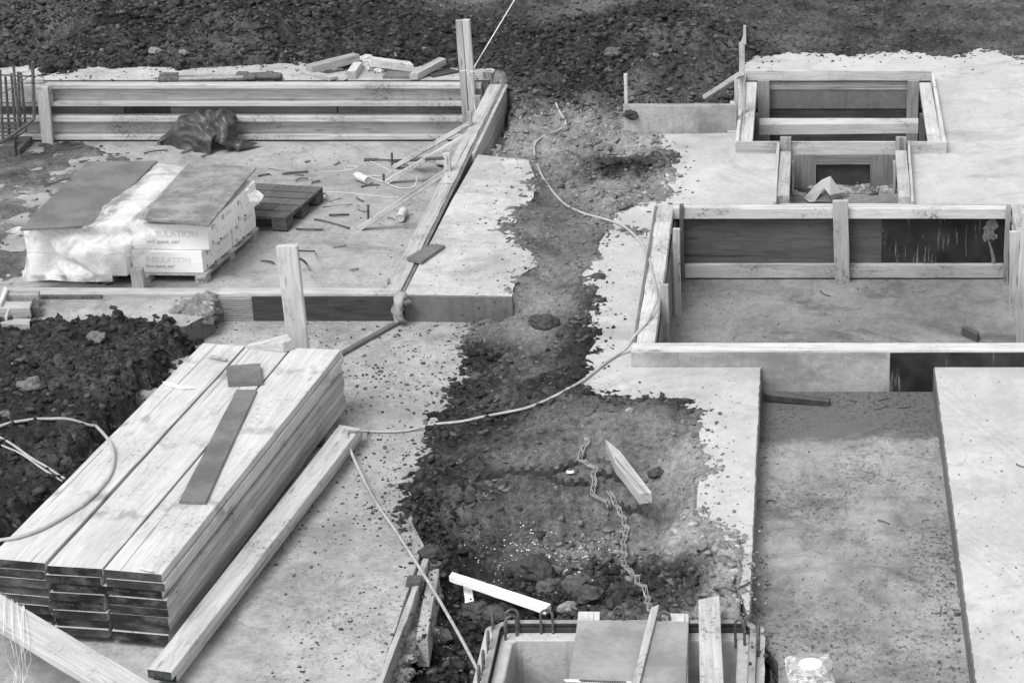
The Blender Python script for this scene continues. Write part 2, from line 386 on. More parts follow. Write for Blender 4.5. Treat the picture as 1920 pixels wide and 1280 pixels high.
# ------------------------------------------------------------------ ground: one height field
LF, SB, TR, PF, TF = -.60, -.23, -.20, -.53, -.78    # levels: sunken floor, lower slab, trench, big pit, far pit
def _h(ix, iy, s):
    n = (ix.astype(np.int64)*374761393+iy.astype(np.int64)*668265263+s*1442695041) & 0x7fffffff
    n = ((n ^ (n >> 13))*1274126177) & 0x7fffffff
    return ((n ^ (n >> 16)) & 0xffff)/65535.0
def vn(x, y, sc_, s):
    x = x*sc_; y = y*sc_; ix = np.floor(x); iy = np.floor(y); fx = x-ix; fy = y-iy
    fx = fx*fx*fx*(fx*(fx*6-15)+10); fy = fy*fy*fy*(fy*(fy*6-15)+10)
    a = _h(ix, iy, s); b = _h(ix+1, iy, s); c = _h(ix, iy+1, s); d = _h(ix+1, iy+1, s)
    return (a+(b-a)*fx+(c-a)*fy+(a-b-c+d)*fx*fy)*2-1
def fbm(x, y, sc_, o, s, g=.5):
    r = 0; a = 1
    for k in range(o):
        r = r+a*vn(x*.96+y*.28+k*3.7, y*.96-x*.28, sc_*2.03**k, s+k*17); a *= g
    return r
def clods(x, y, size, s, dens=.6):
    "height of rounded lumps about size across"
    X = x/size; Y = y/size; ix = np.floor(X); iy = np.floor(Y); best = np.zeros_like(x)
    for dx in (-1, 0, 1):
        for dy in (-1, 0, 1):
            jx = ix+dx; jy = iy+dy
            cx = jx+_h(jx, jy, s); cy = jy+_h(jx, jy, s+1); r = .25+.5*_h(jx, jy, s+2)**2
            on = _h(jx, jy, s+3) < dens
            an = _h(jx, jy, s+4)*3.14; ca, sa = np.cos(an), np.sin(an); el = .6+.4*_h(jx, jy, s+5)
            ux = (X-cx)*ca+(Y-cy)*sa; uy = (-(X-cx)*sa+(Y-cy)*ca)/el
            d2 = (ux*ux+uy*uy)/(r*r)
            best = np.maximum(best, np.where(on, np.sqrt(np.clip(1-d2, 0, 1))*r, 0))
    return best*size
def ss(a, b, v): t = np.clip((v-a)/(b-a), 0, 1); return t*t*(3-2*t)
def idw(ctrl, x, y, pw=3.2, ay=.8):
    num = 0; den = 0
    for (px, py, z, *val) in ctrl:
        p = P(px, py, z); val = val[0] if val else z
        d2 = (x-p.x)**2+((y-p.y)*ay)**2+.02; wgt = d2**(-pw/2); num = num+wgt*val; den = den+wgt
    return num/den
def sdist(poly, x, y):
    "signed distance to polygon, positive inside"
    pts = [(p[0], p[1]) for p in poly]; d = np.full(x.shape, 1e9); ins = np.zeros(x.shape, bool); n = len(pts)
    for i in range(n):
        ax, ay = pts[i]; bx, by = pts[(i+1) % n]; ex, ey = bx-ax, by-ay
        t = np.clip(((x-ax)*ex+(y-ay)*ey)/(ex*ex+ey*ey+1e-12), 0, 1)
        d = np.minimum(d, (x-ax-ex*t)**2+(y-ay-ey*t)**2)
        c = ((ay > y) != (by > y)) & (x < (bx-ax)*(y-ay)/(by-ay+1e-12)+ax); ins ^= c
    return np.where(ins, 1, -1)*np.sqrt(d)
# heaps and corridor: limit of the soil over the slabs (photo px, slab level there)
R1 = [(-700, 130, 0), (0, 128, 0), (60, 122, 0), (85, 140, 0), (140, 134, 0), (165, 125, 0), (210, 129, 0), (260, 125, 0), (300, 126, 0), (335, 134, 0), (380, 126, 0), (480, 122, 0),
      (560, 119, 0), (620, 130, 0), (660, 128, 0), (700, 121, 0), (740, 126, 0), (800, 122, 0), (870, 128, 0), (925, 126, 0), (968, 140, -.05), (965, 165, -.2), (950, 270, -.25),
      (905, 292, 0), (975, 302, 0), (988, 335, 0), (985, 370, 0), (960, 398, 0), (946, 430, 0), (960, 458, 0), (988, 478, 0), (992, 495, 0), (962, 512, 0), (947, 540, 0),
      (950, 556, 0), (935, 585, -.1), (905, 598, -.2), (868, 602, SB), (880, 625, SB), (868, 650, SB), (876, 680, SB), (866, 712, SB), (842, 730, SB), (842, 762, SB), (820, 790, SB), (812, 830, SB),
      (790, 870, SB), (768, 910, SB), (752, 945, SB), (757, 978, SB), (772, 1000, SB), (788, 1035, SB), (800, 1060, SB), (770, 1280, -.5), (700, 1700, -.5), (1500, 1700, 0),
      (1470, 1280, 0), (1445, 1235, 0), (1440, 1205, 0), (1408, 1180, 0), (1405, 1125, 0), (1408, 1060, 0), (1385, 1000, 0), (1340, 985, 0), (1322, 950, 0), (1325, 915, 0), (1340, 880, 0), (1345, 855, 0),
      (1332, 830, 0), (1330, 790, 0), (1308, 765, 0), (1268, 747, 0), (1220, 744, 0), (1160, 742, 0), (1118, 729, 0), (1090, 715, 0), (1098, 692, 0), (1110, 662, 0), (1128, 640, 0),
      (1112, 612, 0), (1122, 588, 0), (1130, 565, 0), (1117, 540, 0), (1102, 518, 0), (1112, 490, 0), (1124, 460, 0), (1133, 440, 0), (1150, 432, 0), (1215, 448, 0), (1225, 436, 0), (1160, 425, 0), (1140, 408, 0), (1200, 382, 0),
      (1255, 374, 0), (1270, 345, 0), (1262, 310, 0), (1258, 272, 0), (1240, 254, 0), (1180, 250, 0), (1175, 200, 0), (1300, 188, 0), (1375, 190, 0), (1390, 118, 0), (1420, 106, 0), (1480, 98, 0), (1540, 103, 0), (1620, 108, 0), (1645, 98, 0),
      (1700, 96, 0), (1760, 105, 0), (1805, 106, 0), (1835, 94, 0), (1880, 98, 0), (1920, 112, 0), (2300, 120, 0), (3200, 110, 0), (3400, -300, 0), (-1600, -300, 0)]
R2 = [(-900, 602, 0), (0, 604, -.02), (55, 602, -.02), (92, 596, -.02), (180, 600, -.02), (240, 596, -.02), (280, 590, -.03), (332, 597, -.05), (348, 615, -.1), (355, 650, SB), (335, 690, SB), (305, 722, SB), (272, 748, SB), (250, 790, SB), (200, 860, SB), (100, 960, SB), (0, 1075, SB), (-40, 1120, SB), (-900, 1200, SB)]
HC = [(300, 118, .02), (100, 118, .02), (600, 112, .03), (850, 118, .02), (300, 70, .28), (600, 55, .30), (0, 60, .28), (150, 30, .38), (450, 20, .38), (750, 60, .22), (850, 80, .12), (700, 8, .28), (900, 20, .18), (960, 70, .1), (970, 130, -.02),
      (960, 230, -.27), (1040, 205, -.25), (1150, 225, -.12), (1170, 210, .0), (1000, 190, -.1), (1010, 150, .08), (1050, 100, .3), (1100, 60, .5), (1200, 45, .55), (1300, 50, .48), (1380, 90, .2), (1200, 120, .32), (1130, 165, .14), (1250, 170, .1), (1340, 165, .06), (1390, 150, .03),
      (1000, 290, -.2), (1050, 260, -.2), (960, 275, -.24), (1200, 260, -.06), (1250, 300, .0), (1245, 350, .02), (1200, 350, .0), (1130, 320, -.06), (1190, 300, -.14), (1165, 305, -.12), (1130, 380, -.03), (1050, 390, -.13), (1000, 340, -.12), (975, 345, -.01), (965, 400, .0),
      (1060, 480, -.1), (960, 430, .0), (980, 470, .0), (1000, 495, -.03), (1095, 470, -.0), (1110, 440, .0), (1150, 420, .0), (1210, 443, .02), (1105, 518, .01), (960, 530, .01), (955, 560, -.06), (1020, 600, -.14), (950, 600, -.19), (1105, 600, .01), (890, 620, SB+.02), (880, 690, SB+.02), (1000, 690, -.13), (1090, 690, .01),
      (850, 750, SB+.02), (960, 800, -.15), (1120, 735, .02), (1300, 768, .02), (1320, 840, .02), (1335, 860, .02), (1200, 830, -.06), (1050, 850, -.13), (815, 850, SB+.03), (770, 930, SB+.03), (900, 920, -.2), (1050, 930, -.17), (1200, 930, -.11), (1300, 950, .0), (1340, 1000, .0), (1385, 1050, .02), (1400, 1110, .0), (1360, 1090, -.04),
      (952, 566, .02), (938, 580, -.05), (962, 578, -.02), (905, 594, -.17), (1400, 1128, .045), (1104, 658, .035), (1092, 690, .035), (1310, 872, .05), (1302, 905, .05), (1300, 935, .05), (1316, 1000, .05), (1300, 965, .05), (1340, 1050, .0), (1325, 975, .03), (1350, 1020, .03), (1372, 1060, .03), (1328, 1085, -.12), (1180, 757, .035), (1220, 765, .035), (1150, 748, .03), (1120, 745, .02), (800, 990, SB-.08), (850, 1015, -.42), (950, 1030, -.45), (1080, 1030, -.45), (1180, 1020, -.38), (1250, 1050, -.55), (1300, 1062, -.5), (1200, 1030, -.5), (900, 1110, -.58), (1050, 1110, -.55), (1200, 1100, -.5), (1290, 1120, -.26), (1340, 1130, -.12), (1402, 1150, .0), (1400, 1185, -.08),
      (840, 1200, -.6), (800, 1260, -.62), (880, 1280, -.6), (1450, 1205, -.14), (1470, 1245, -.2), (1447, 1232, -.45), (1450, 1262, -.4), (1000, 1165, -.5), (1150, 1150, -.42), (1280, 1160, -.22),
      (1500, 60, .04), (1700, 50, .05), (1900, 60, .05), (1500, 20, .08), (1800, 10, .1), (1250, 10, .12), (1050, 15, .14), (1800, 95, .02), (1500, 95, .02)]
HC2 = [(300, 605, .0), (200, 612, .01), (100, 605, .0), (0, 615, .0), (335, 640, -.02), (300, 690, -.03), (250, 750, -.05), (200, 820, -.06), (100, 700, .0), (0, 700, .02), (150, 760, -.02), (80, 850, -.06), (20, 950, -.1), (130, 900, -.12), (0, 800, .0)]
DRY = [(1000, 240, 0, .62), (1050, 215, 0, .45), (1200, 265, 0, .66), (1230, 350, 0, .55), (1130, 350, 0, .5), (1060, 310, 0, .5), (1030, 370, 0, .32), (1180, 300, 0, .05), (1100, 310, 0, .22), (1160, 305, 0, .03), (1020, 430, 0, .30), (1120, 395, 0, .45), (985, 300, 0, .5), (980, 410, 0, .3),
       (1000, 600, 0, .38), (960, 580, 0, .45), (1060, 560, 0, .40), (1070, 500, 0, .34), (1105, 620, 0, .06), (1100, 560, 0, .08), (1100, 660, 0, .05), (890, 640, 0, .02), (875, 690, 0, .0), (950, 660, 0, .22), (1000, 670, 0, .28), (1000, 715, 0, .08), (930, 710, 0, .2), (900, 770, 0, .10), (850, 760, 0, .02), (1100, 725, 0, .03), (1060, 760, 0, .2), (1100, 790, 0, .28),
       (1250, 755, 0, .08), (1250, 800, 0, .3), (1310, 830, 0, .5), (1330, 860, 0, .55), (960, 840, 0, .25), (900, 820, 0, .12), (1100, 860, 0, .32), (820, 870, 0, .02), (790, 930, 0, .0), (880, 900, 0, .15), (970, 930, 0, .22), (1080, 930, 0, .35), (1200, 880, 0, .38), (1200, 940, 0, .45), (1280, 930, 0, .62), (1280, 990, 0, .7), (1370, 1040, 0, .85), (1350, 1110, 0, .72), (1400, 1150, 0, .8), (1280, 1130, 0, .5), (1330, 1000, 0, .85),
       (1000, 990, 0, .04), (850, 1000, 0, .0), (1000, 1060, 0, .02), (1180, 1000, 0, .06), (1100, 1000, 0, .03), (1200, 1050, 0, .0), (1300, 1055, 0, .02), (1260, 1080, 0, .12), (1000, 1110, 0, .06), (1150, 1120, 0, .2), (1220, 1140, 0, .4), (880, 1150, 0, .05), (830, 1240, 0, .14), (1445, 1205, 0, .6), (1447, 1232, 0, .0), (1450, 1260, 0, .02),
       (100, 60, 0, .13), (300, 40, 0, .12), (500, 70, 0, .08), (200, 110, 0, .08), (700, 12, 0, .28), (900, 14, 0, .30), (560, 10, 0, .2), (1100, 12, 0, .24), (1000, 40, 0, .15), (1400, 30, 0, .15), (1700, 40, 0, .14), (1500, 70, 0, .16), (1850, 60, 0, .16), (1650, 90, 0, .12), (1200, 70, 0, .02), (1050, 120, 0, .02), (1300, 150, 0, .12), (1380, 120, 0, .1), (700, 80, 0, .04), (850, 95, 0, .06), (1100, 180, 0, .05), (960, 120, 0, .08),
       (100, 650, 0, .06), (300, 650, 0, .03), (200, 700, 0, .08), (100, 900, 0, .04), (60, 780, 0, .06), (240, 740, 0, .1)]
AMP = [(300, 60, 0, 1), (600, 60, 0, 1), (100, 90, 0, 1), (800, 90, 0, .9), (700, 8, 0, .3), (900, 10, 0, .3), (1150, 100, 0, 1.1), (1300, 80, 0, 1), (1100, 160, 0, 1), (1050, 12, 0, .4), (1300, 160, 0, .7), (1500, 50, 0, .35), (1800, 50, 0, .3), (1650, 85, 0, .4), (1000, 260, 0, .6), (1200, 270, 0, .75), (1300, 1000, 0, .8), (1350, 1040, 0, 1), (1390, 1100, 0, 1), (1330, 1140, 0, 1), (1180, 300, 0, 1), (1220, 360, 0, .7), (1100, 340, 0, .6), (1020, 420, 0, .3), (1000, 600, 0, .15), (1070, 500, 0, .25), (1110, 600, 0, .7), (885, 650, 0, .9), (1000, 680, 0, .3),
       (1000, 715, 0, .8), (1080, 710, 0, .8), (860, 750, 0, .9), (900, 800, 0, .4), (1000, 780, 0, .3), (1150, 745, 0, .7), (1200, 800, 0, .2), (1050, 860, 0, .25), (810, 870, 0, .9), (780, 940, 0, 1), (950, 930, 0, .4), (1250, 880, 0, .35), (1280, 960, 0, .5), (1380, 1060, 0, .7), (1000, 990, 0, 1.2), (1100, 985, 0, 1.1), (1200, 1040, 0, 1.2), (900, 1080, 0, 1), (1100, 1110, 0, 1), (1300, 1120, 0, .9), (840, 1230, 0, .5),
       (100, 650, 0, .7), (300, 650, 0, .8), (100, 850, 0, .7), (200, 720, 0, .7)]
R1w = [P(*p) for p in R1]; R2w = [P(*p) for p in R2]
def axis(lo, hi, st, far_lo, far_hi):
    a = list(np.arange(lo, hi, st)); g = st
    x = lo; L = []
    while x > far_lo: g *= 1.35; x -= g; L.append(x)
    g = st; x = a[-1]; R = []
    while x < far_hi: g *= 1.35; x += g; R.append(x)
    return np.array(L[::-1]+a+R)
gx = axis(-10.3, 4.2, .021, -70, 70)
ys = [11.2]
while ys[-1] < 27.3: ys.append(ys[-1]+.0165*(ys[-1]/12)**1.15)
g_ = ys[-1]-ys[-2]; yy = ys[-1]; far = []
while yy < 140: g_ *= 1.35; yy += g_; far.append(yy)
g_ = .02; yy = 11.2; near = []
while yy > 2: g_ *= 1.5; yy -= g_; near.append(yy)
gy = np.array(near[::-1]+ys+far)
cxs = np.linspace(-11, 5, 230); cys = np.linspace(10.8, 28, 240)
CXg, CYg = np.meshgrid(cxs, cys)
def samp(Fg, x, y):
    u = np.clip((x-cxs[0])/(cxs[1]-cxs[0]), 0, len(cxs)-1.001); v = np.clip((y-cys[0])/(cys[1]-cys[0]), 0, len(cys)-1.001)
    i = u.astype(int); j = v.astype(int); a = u-i; b = v-j
    return (Fg[j, i]*(1-a)*(1-b)+Fg[j, i+1]*a*(1-b)+Fg[j+1, i]*(1-a)*b+Fg[j+1, i+1]*a*b)
S1 = sdist(R1w, CXg, CYg); S2 = sdist(R2w, CXg, CYg)
B1 = idw(HC, CXg, CYg); B2 = idw(HC2, CXg, CYg); Dg = idw(DRY, CXg, CYg, 4.0); Ag = idw(AMP, CXg, CYg, 4.0)
CH = (-1.90, -.13, 8, 12.80)                     # chamber footprint
PITS = [(-9.9, -3.16, 17.85, 23.60, LF), (-1.26, 1.80, 16.42, 19.50, PF), (-.60, 1.38, 21.33, 23.62, TF), (-.30, 1.00, 12.80, 16.42, TR), (-.06, 1.00, 11.0, 12.80, TR), (-.22, .99, 19.9, 21.33, -.34)]
def height(x, y):
    s1 = samp(S1, x, y); s2 = samp(S2, x, y); am = samp(Ag, x, y); dr = samp(Dg, x, y)
    edge = .05*fbm(x, y, 6, 5, 5, .65)+.03*fbm(x, y, 24, 2, 9)
    wx = x+.05*fbm(x, y, 9, 2, 61); wy = y+.05*fbm(x, y, 9, 2, 67)
    c = clods(wx, wy, .30, 100, .22)*.30+clods(wx, wy, .13, 140, .42)*.62+clods(wx, wy, .065, 180, .6)*.95+.012*np.abs(fbm(x, y, 14, 3, 71))
    nz = .03*fbm(x, y, 2.2, 5, 31, .55)
    rel = (.14+1.05*am)
    relief = c*rel*1.0+nz*(.4+.8*am)+.006*fbm(x, y, 40, 3, 77)*(.5+am)
    i1 = ss(-.06, .05, s1+edge); i2 = ss(-.15, .12, s2+edge*1.6-.04)
    lip = ss(.16, .0, np.abs(s1-.04))*.020
    h1 = samp(B1, x, y)+relief+lip+.006
    h2 = samp(B2, x, y)+relief*1.0+.01
    szl = np.where((y < 17.82) & (x < -2.0), SB, 0.0)
    film = szl+.011*(fbm(x, y, 16, 3, 201, .65)+.55*fbm(x, y, 3, 2, 207))-.004-.004*((x > -1.9) & (x < 2) & (y < 21))-.017*ss(.02, -.24, s1)
    h1 = np.where(h1 > szl, szl+(h1-szl)*(.3+.7*ss(-.02, .42, s1)), h1)
    low = np.where(s2 > -.6, np.minimum(samp(B2, x, y), SB), samp(B1, x, y))-.14
    out = np.minimum(samp(B1, x, y), .0)-.14
    h = out+(h1-out)*i1
    h = np.maximum(h, np.where(s2 > -.4, (SB-.14)+(h2-SB+.14)*i2, -9))
    h = np.where((np.abs(samp(B1, x, y)-szl) < .10) & (s1 > -.34) & (s1 < .06) & (y > np.where(x < -1.9, 13.95, 12.9)), np.maximum(h, film), h)
    dry = dr
    for (x0, x1, y0, y1, z) in PITS:
        m = (x > x0-.05) & (x < x1+.05) & (y > y0-.05) & (y < y1+.07); h = np.where(m, np.minimum(h, z-.12), h)
    m = (x > CH[0]+.05) & (x < CH[1]-.05) & (y < CH[3]-.06); h = np.where(m, np.minimum(h, -1.6), h)
    m = (x < -2.47) & (y < 14.0) & (s2 < -.3); h = np.where(m, np.minimum(h, SB-.14), h)
    m = (x < -3.02) & (y > 17.6) & (y < 23.5); h = np.where(m, np.minimum(h, LF-.12), h)
    far = ss(27.0, 34, y)+ss(10.5, 16, np.abs(x))
    h = h*(1-np.clip(far, 0, 1))+np.clip(far, 0, 1)*(.10+.3*vn(x, y, .12, 3)*.6)
    return h, dry, s1, s2, am
GX, GY = np.meshgrid(gx, gy)
gh, gd, gs1, _, ga = height(GX.ravel(), GY.ravel())
gd = np.clip(1.75*np.clip(gd-.055, 0, 1)+.12*fbm(GX.ravel(), GY.ravel(), 1.7, 5, 55, .6)+np.where(gs1 > -.5, .95*ss(-.01, -.18, gs1), 0), 0, 1)
me = bpy.data.meshes.new('ground'); nv = GX.size; W_ = len(gx); H_ = len(gy)
me.vertices.add(nv); me.vertices.foreach_set('co', np.stack([GX.ravel(), GY.ravel(), gh], 1).astype(np.float32).ravel())
ii = (np.arange(H_-1)[:, None]*W_+np.arange(W_-1)[None, :]).ravel()
# the earth is cut away where floors and the shaft lie below it
fx = GX.ravel()[ii]; fy = GY.ravel()[ii]
keep = ~((fx > CH[0]+.12) & (fx < CH[1]-.12) & (fy < CH[3]-.12) & (fy > 9))
ii = ii[keep]
q = np.stack([ii, ii+1, ii+W_+1, ii+W_], 1).astype(np.int32)
me.loops.add(q.size); me.loops.foreach_set('vertex_index', q.ravel())
me.polygons.add(len(q)); me.polygons.foreach_set('loop_start', np.arange(0, q.size, 4, dtype=np.int32))
me.polygons.foreach_set('use_smooth', np.ones(len(q), bool))
for nm, arr in (('dry', gd), ('grit', ga)):
    at = me.attributes.new(nm, 'FLOAT', 'POINT'); at.data.foreach_set('value', arr.astype(np.float32))
me.update(); me.materials.append(MT['soil'])
go = bpy.data.objects.new('ground', me); COL.objects.link(go); props(go, kind='structure')
# ------------------------------------------------------------------ slabs and floors
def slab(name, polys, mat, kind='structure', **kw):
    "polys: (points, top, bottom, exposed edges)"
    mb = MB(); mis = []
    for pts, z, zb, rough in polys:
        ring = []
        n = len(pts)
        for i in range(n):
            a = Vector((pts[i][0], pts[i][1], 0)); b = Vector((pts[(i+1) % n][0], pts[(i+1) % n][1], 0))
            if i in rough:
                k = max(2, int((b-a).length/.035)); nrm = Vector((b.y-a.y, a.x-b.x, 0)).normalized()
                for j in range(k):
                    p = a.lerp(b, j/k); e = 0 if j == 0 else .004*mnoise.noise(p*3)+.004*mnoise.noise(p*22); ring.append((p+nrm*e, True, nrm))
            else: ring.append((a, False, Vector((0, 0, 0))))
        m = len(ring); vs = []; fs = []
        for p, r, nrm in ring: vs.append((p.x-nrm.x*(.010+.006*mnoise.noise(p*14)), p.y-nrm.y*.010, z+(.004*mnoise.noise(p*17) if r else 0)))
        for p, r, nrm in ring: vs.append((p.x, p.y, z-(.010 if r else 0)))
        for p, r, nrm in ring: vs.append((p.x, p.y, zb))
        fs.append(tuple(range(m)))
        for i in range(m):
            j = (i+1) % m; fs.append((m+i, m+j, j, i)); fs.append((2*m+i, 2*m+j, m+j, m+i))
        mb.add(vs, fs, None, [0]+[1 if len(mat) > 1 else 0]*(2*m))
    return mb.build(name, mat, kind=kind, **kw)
def xy(px, py, z=0): p = P(px, py, z); return (p.x, p.y)
tl0, tl1 = xy(1428, 689), xy(1403, 1290); tr0, tr1 = xy(1750, 689), xy(1812, 1330)
tl1 = (tl0[0]-.02, 7.2); tr1 = (tr0[0]+.02, 7.2)
yb = 16.382
WEST = [xy(*q_) for q_ in [(1236, 255), (1246, 300), (1250, 350), (1190, 370), (1120, 402), (1140, 418), (1130, 436), (1110, 462), (1097, 490), (1085, 520), (1100, 542), (1112, 566), (1104, 588), (1095, 612), (1118, 640), (1102, 662), (1088, 692), (1082, 714), (1112, 736), (1160, 750), (1220, 752), (1266, 757), (1296, 772), (1310, 795), (1312, 830), (1322, 855), (1316, 882), (1308, 915), (1306, 955), (1328, 1000), (1370, 1016), (1392, 1060), (1388, 1110), (1400, 1148)]]
WEST = [p_ for p_ in WEST if p_[1] < 19.3]
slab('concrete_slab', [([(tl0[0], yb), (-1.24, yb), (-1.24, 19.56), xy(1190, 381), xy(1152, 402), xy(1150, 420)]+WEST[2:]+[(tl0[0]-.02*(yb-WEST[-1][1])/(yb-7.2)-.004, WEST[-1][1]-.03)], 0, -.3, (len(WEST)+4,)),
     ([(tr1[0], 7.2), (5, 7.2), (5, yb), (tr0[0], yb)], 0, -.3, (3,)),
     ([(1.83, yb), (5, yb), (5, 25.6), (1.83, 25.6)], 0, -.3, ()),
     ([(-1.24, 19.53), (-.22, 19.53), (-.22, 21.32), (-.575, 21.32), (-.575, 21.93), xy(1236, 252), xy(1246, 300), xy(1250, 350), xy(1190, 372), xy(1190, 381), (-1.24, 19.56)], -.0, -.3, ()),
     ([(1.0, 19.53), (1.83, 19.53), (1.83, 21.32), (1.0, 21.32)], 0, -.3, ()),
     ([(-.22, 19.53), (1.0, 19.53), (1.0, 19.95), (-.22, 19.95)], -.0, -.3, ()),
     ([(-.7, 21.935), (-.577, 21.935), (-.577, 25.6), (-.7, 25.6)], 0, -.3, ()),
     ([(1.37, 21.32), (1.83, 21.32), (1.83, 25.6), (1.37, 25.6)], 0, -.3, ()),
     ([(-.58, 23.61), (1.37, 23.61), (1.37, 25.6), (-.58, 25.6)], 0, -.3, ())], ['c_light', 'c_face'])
slab('trench_floor', [([(-.10, 7.2), (1.3, 7.2), (1.3, 16.378), (-.6, 16.378), (-.6, 12.95), (-.25, 12.75), (-.13, 12.45)], TR, TR-.1, ())], ['c_trench'])
slab('pit_floor', [([(-1.3, 16.3), (1.95, 16.3), (1.95, 19.6), (-1.3, 19.6)], PF, PF-.1, ())], ['c_pit'])
slab('far_pit_floor', [([(-.65, 21.25), (1.45, 21.25), (1.45, 23.7), (-.65, 23.7)], TF, TF-.1, ())], ['c_pit'])
slab('small_pit_floor', [([(-.3, 19.95), (1.05, 19.95), (1.05, 21.24), (-.3, 21.24)], -.33, -.4, ())], ['c_pit'])
slab('sunken_floor', [([(-9.9, 17.85), (-3.05, 17.85), (-3.05, 23.62), (-9.9, 23.62)], LF, LF-.1, ())], ['c_floor'])
fa = xy(757, 553); fb = xy(960, 556)
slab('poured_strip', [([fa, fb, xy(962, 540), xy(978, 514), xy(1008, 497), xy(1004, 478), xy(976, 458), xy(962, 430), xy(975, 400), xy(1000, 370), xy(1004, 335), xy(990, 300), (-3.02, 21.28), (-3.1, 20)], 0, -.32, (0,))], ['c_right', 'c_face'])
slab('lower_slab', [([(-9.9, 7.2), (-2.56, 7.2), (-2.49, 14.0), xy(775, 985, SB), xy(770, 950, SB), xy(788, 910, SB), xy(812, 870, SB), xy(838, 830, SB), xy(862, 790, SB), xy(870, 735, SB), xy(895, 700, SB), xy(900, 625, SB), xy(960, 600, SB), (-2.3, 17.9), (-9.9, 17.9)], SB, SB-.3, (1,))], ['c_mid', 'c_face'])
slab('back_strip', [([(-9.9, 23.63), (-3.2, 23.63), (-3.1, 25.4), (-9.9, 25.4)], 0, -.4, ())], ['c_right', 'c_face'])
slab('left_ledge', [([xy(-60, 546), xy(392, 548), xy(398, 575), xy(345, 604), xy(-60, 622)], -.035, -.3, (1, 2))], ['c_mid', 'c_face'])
# mud trodden over the left part of the sunken floor
MUD = [P(x, y, LF) for x, y in ((-80, 262), (100, 268), (190, 275), (255, 298), (170, 320), (130, 360), (70, 410), (30, 450), (60, 500), (30, 530), (-80, 530))]
mx, my = np.meshgrid(np.arange(-9.6, -5.9, .028), np.arange(19.0, 23.4, .032)); mxr, myr = mx.ravel(), my.ravel()
sm_ = sdist(MUD, mxr, myr)+.22*fbm(mxr, myr, 1.6, 5, 15, .6)
mh = LF-.02+.03*ss(-.25, .35, sm_)+.012*fbm(mxr, myr, 5, 4, 21)+clods(mxr, myr, .08, 300, .35)*.45
mb_ = bpy.data.meshes.new('mud'); W2, H2 = mx.shape[1], mx.shape[0]
i2_ = (np.arange(H2-1)[:, None]*W2+np.arange(W2-1)[None, :]).ravel(); i2_ = i2_[(mh[i2_] > LF-.03)]
mb_.from_pydata(np.stack([mxr, myr, mh], 1).tolist(), [], np.stack([i2_, i2_+1, i2_+W2+1, i2_+W2], 1).tolist())
at = mb_.attributes.new('dry', 'FLOAT', 'POINT'); at.data.foreach_set('value', np.clip(.50+.3*fbm(mxr, myr, 2, 4, 35), 0, 1).astype(np.float32))
mb_.polygons.foreach_set('use_smooth', [True]*len(mb_.polygons)); mb_.materials.append(MT['soil']); mo = bpy.data.objects.new('mud', mb_); COL.objects.link(mo); props(mo, kind='structure')
# ------------------------------------------------------------------ loose earth: clods, crumbs, pebbles (uncountable)
def scatter(name, n, fn, mat, sub=1, sq=.7):
    V, Fc = ico(sub); V = np.array([tuple(v) for v in V]); Fc = np.array(Fc); K = 10; var = []
    for k in range(K):
        sc3 = np.array([1.1, .5+.5*rng.random(), .35+.45*rng.random()]); nz = np.array([1+.8*mnoise.noise(Vector(v)*1.5+Vector((k*5.1, 0, 0)))+.75*(rng.random()-.5) for v in V])
        var.append(V*nz[:, None]*sc3)
    xs, ys_, zs, sz, val = fn(n); m = len(xs)
    allv = np.zeros((m, len(V), 3)); ang = rng.random(m)*6.28; kk = rng.integers(0, K, m); tl = rng.normal(0, .35, m)
    for k in range(K):
        sel = np.where(kk == k)[0]; b = var[k][None]*sz[sel, None, None]
        c, s = np.cos(tl[sel])[:, None], np.sin(tl[sel])[:, None]
        y2 = b[:, :, 1]*c-b[:, :, 2]*s; z2 = b[:, :, 1]*s+b[:, :, 2]*c; x2 = b[:, :, 0]
        c, s = np.cos(ang[sel])[:, None], np.sin(ang[sel])[:, None]
        allv[sel, :, 0] = x2*c-y2*s+xs[sel, None]; allv[sel, :, 1] = x2*s+y2*c+ys_[sel, None]; allv[sel, :, 2] = z2+zs[sel, None]
    me = bpy.data.meshes.new(name); me.vertices.add(m*len(V)); me.vertices.foreach_set('co', allv.astype(np.float32).ravel())
    q = (Fc[None]+(np.arange(m)*len(V))[:, None, None]).reshape(-1, 3).astype(np.int32)
    me.loops.add(q.size); me.loops.foreach_set('vertex_index', q.ravel()); me.polygons.add(len(q)); me.polygons.foreach_set('loop_start', np.arange(0, q.size, 3, dtype=np.int32))
    at = me.attributes.new('val', 'FLOAT', 'POINT'); at.data.foreach_set('value', np.repeat(val, len(V)).astype(np.float32))
    me.update(); me.materials.append(mat if not isinstance(mat, str) else MT[mat]); o = bpy.data.objects.new(name, me); COL.objects.link(o); return o
def lognorm(n, lo, hi, p=2.6): return lo+(hi-lo)*rng.random(n)**p
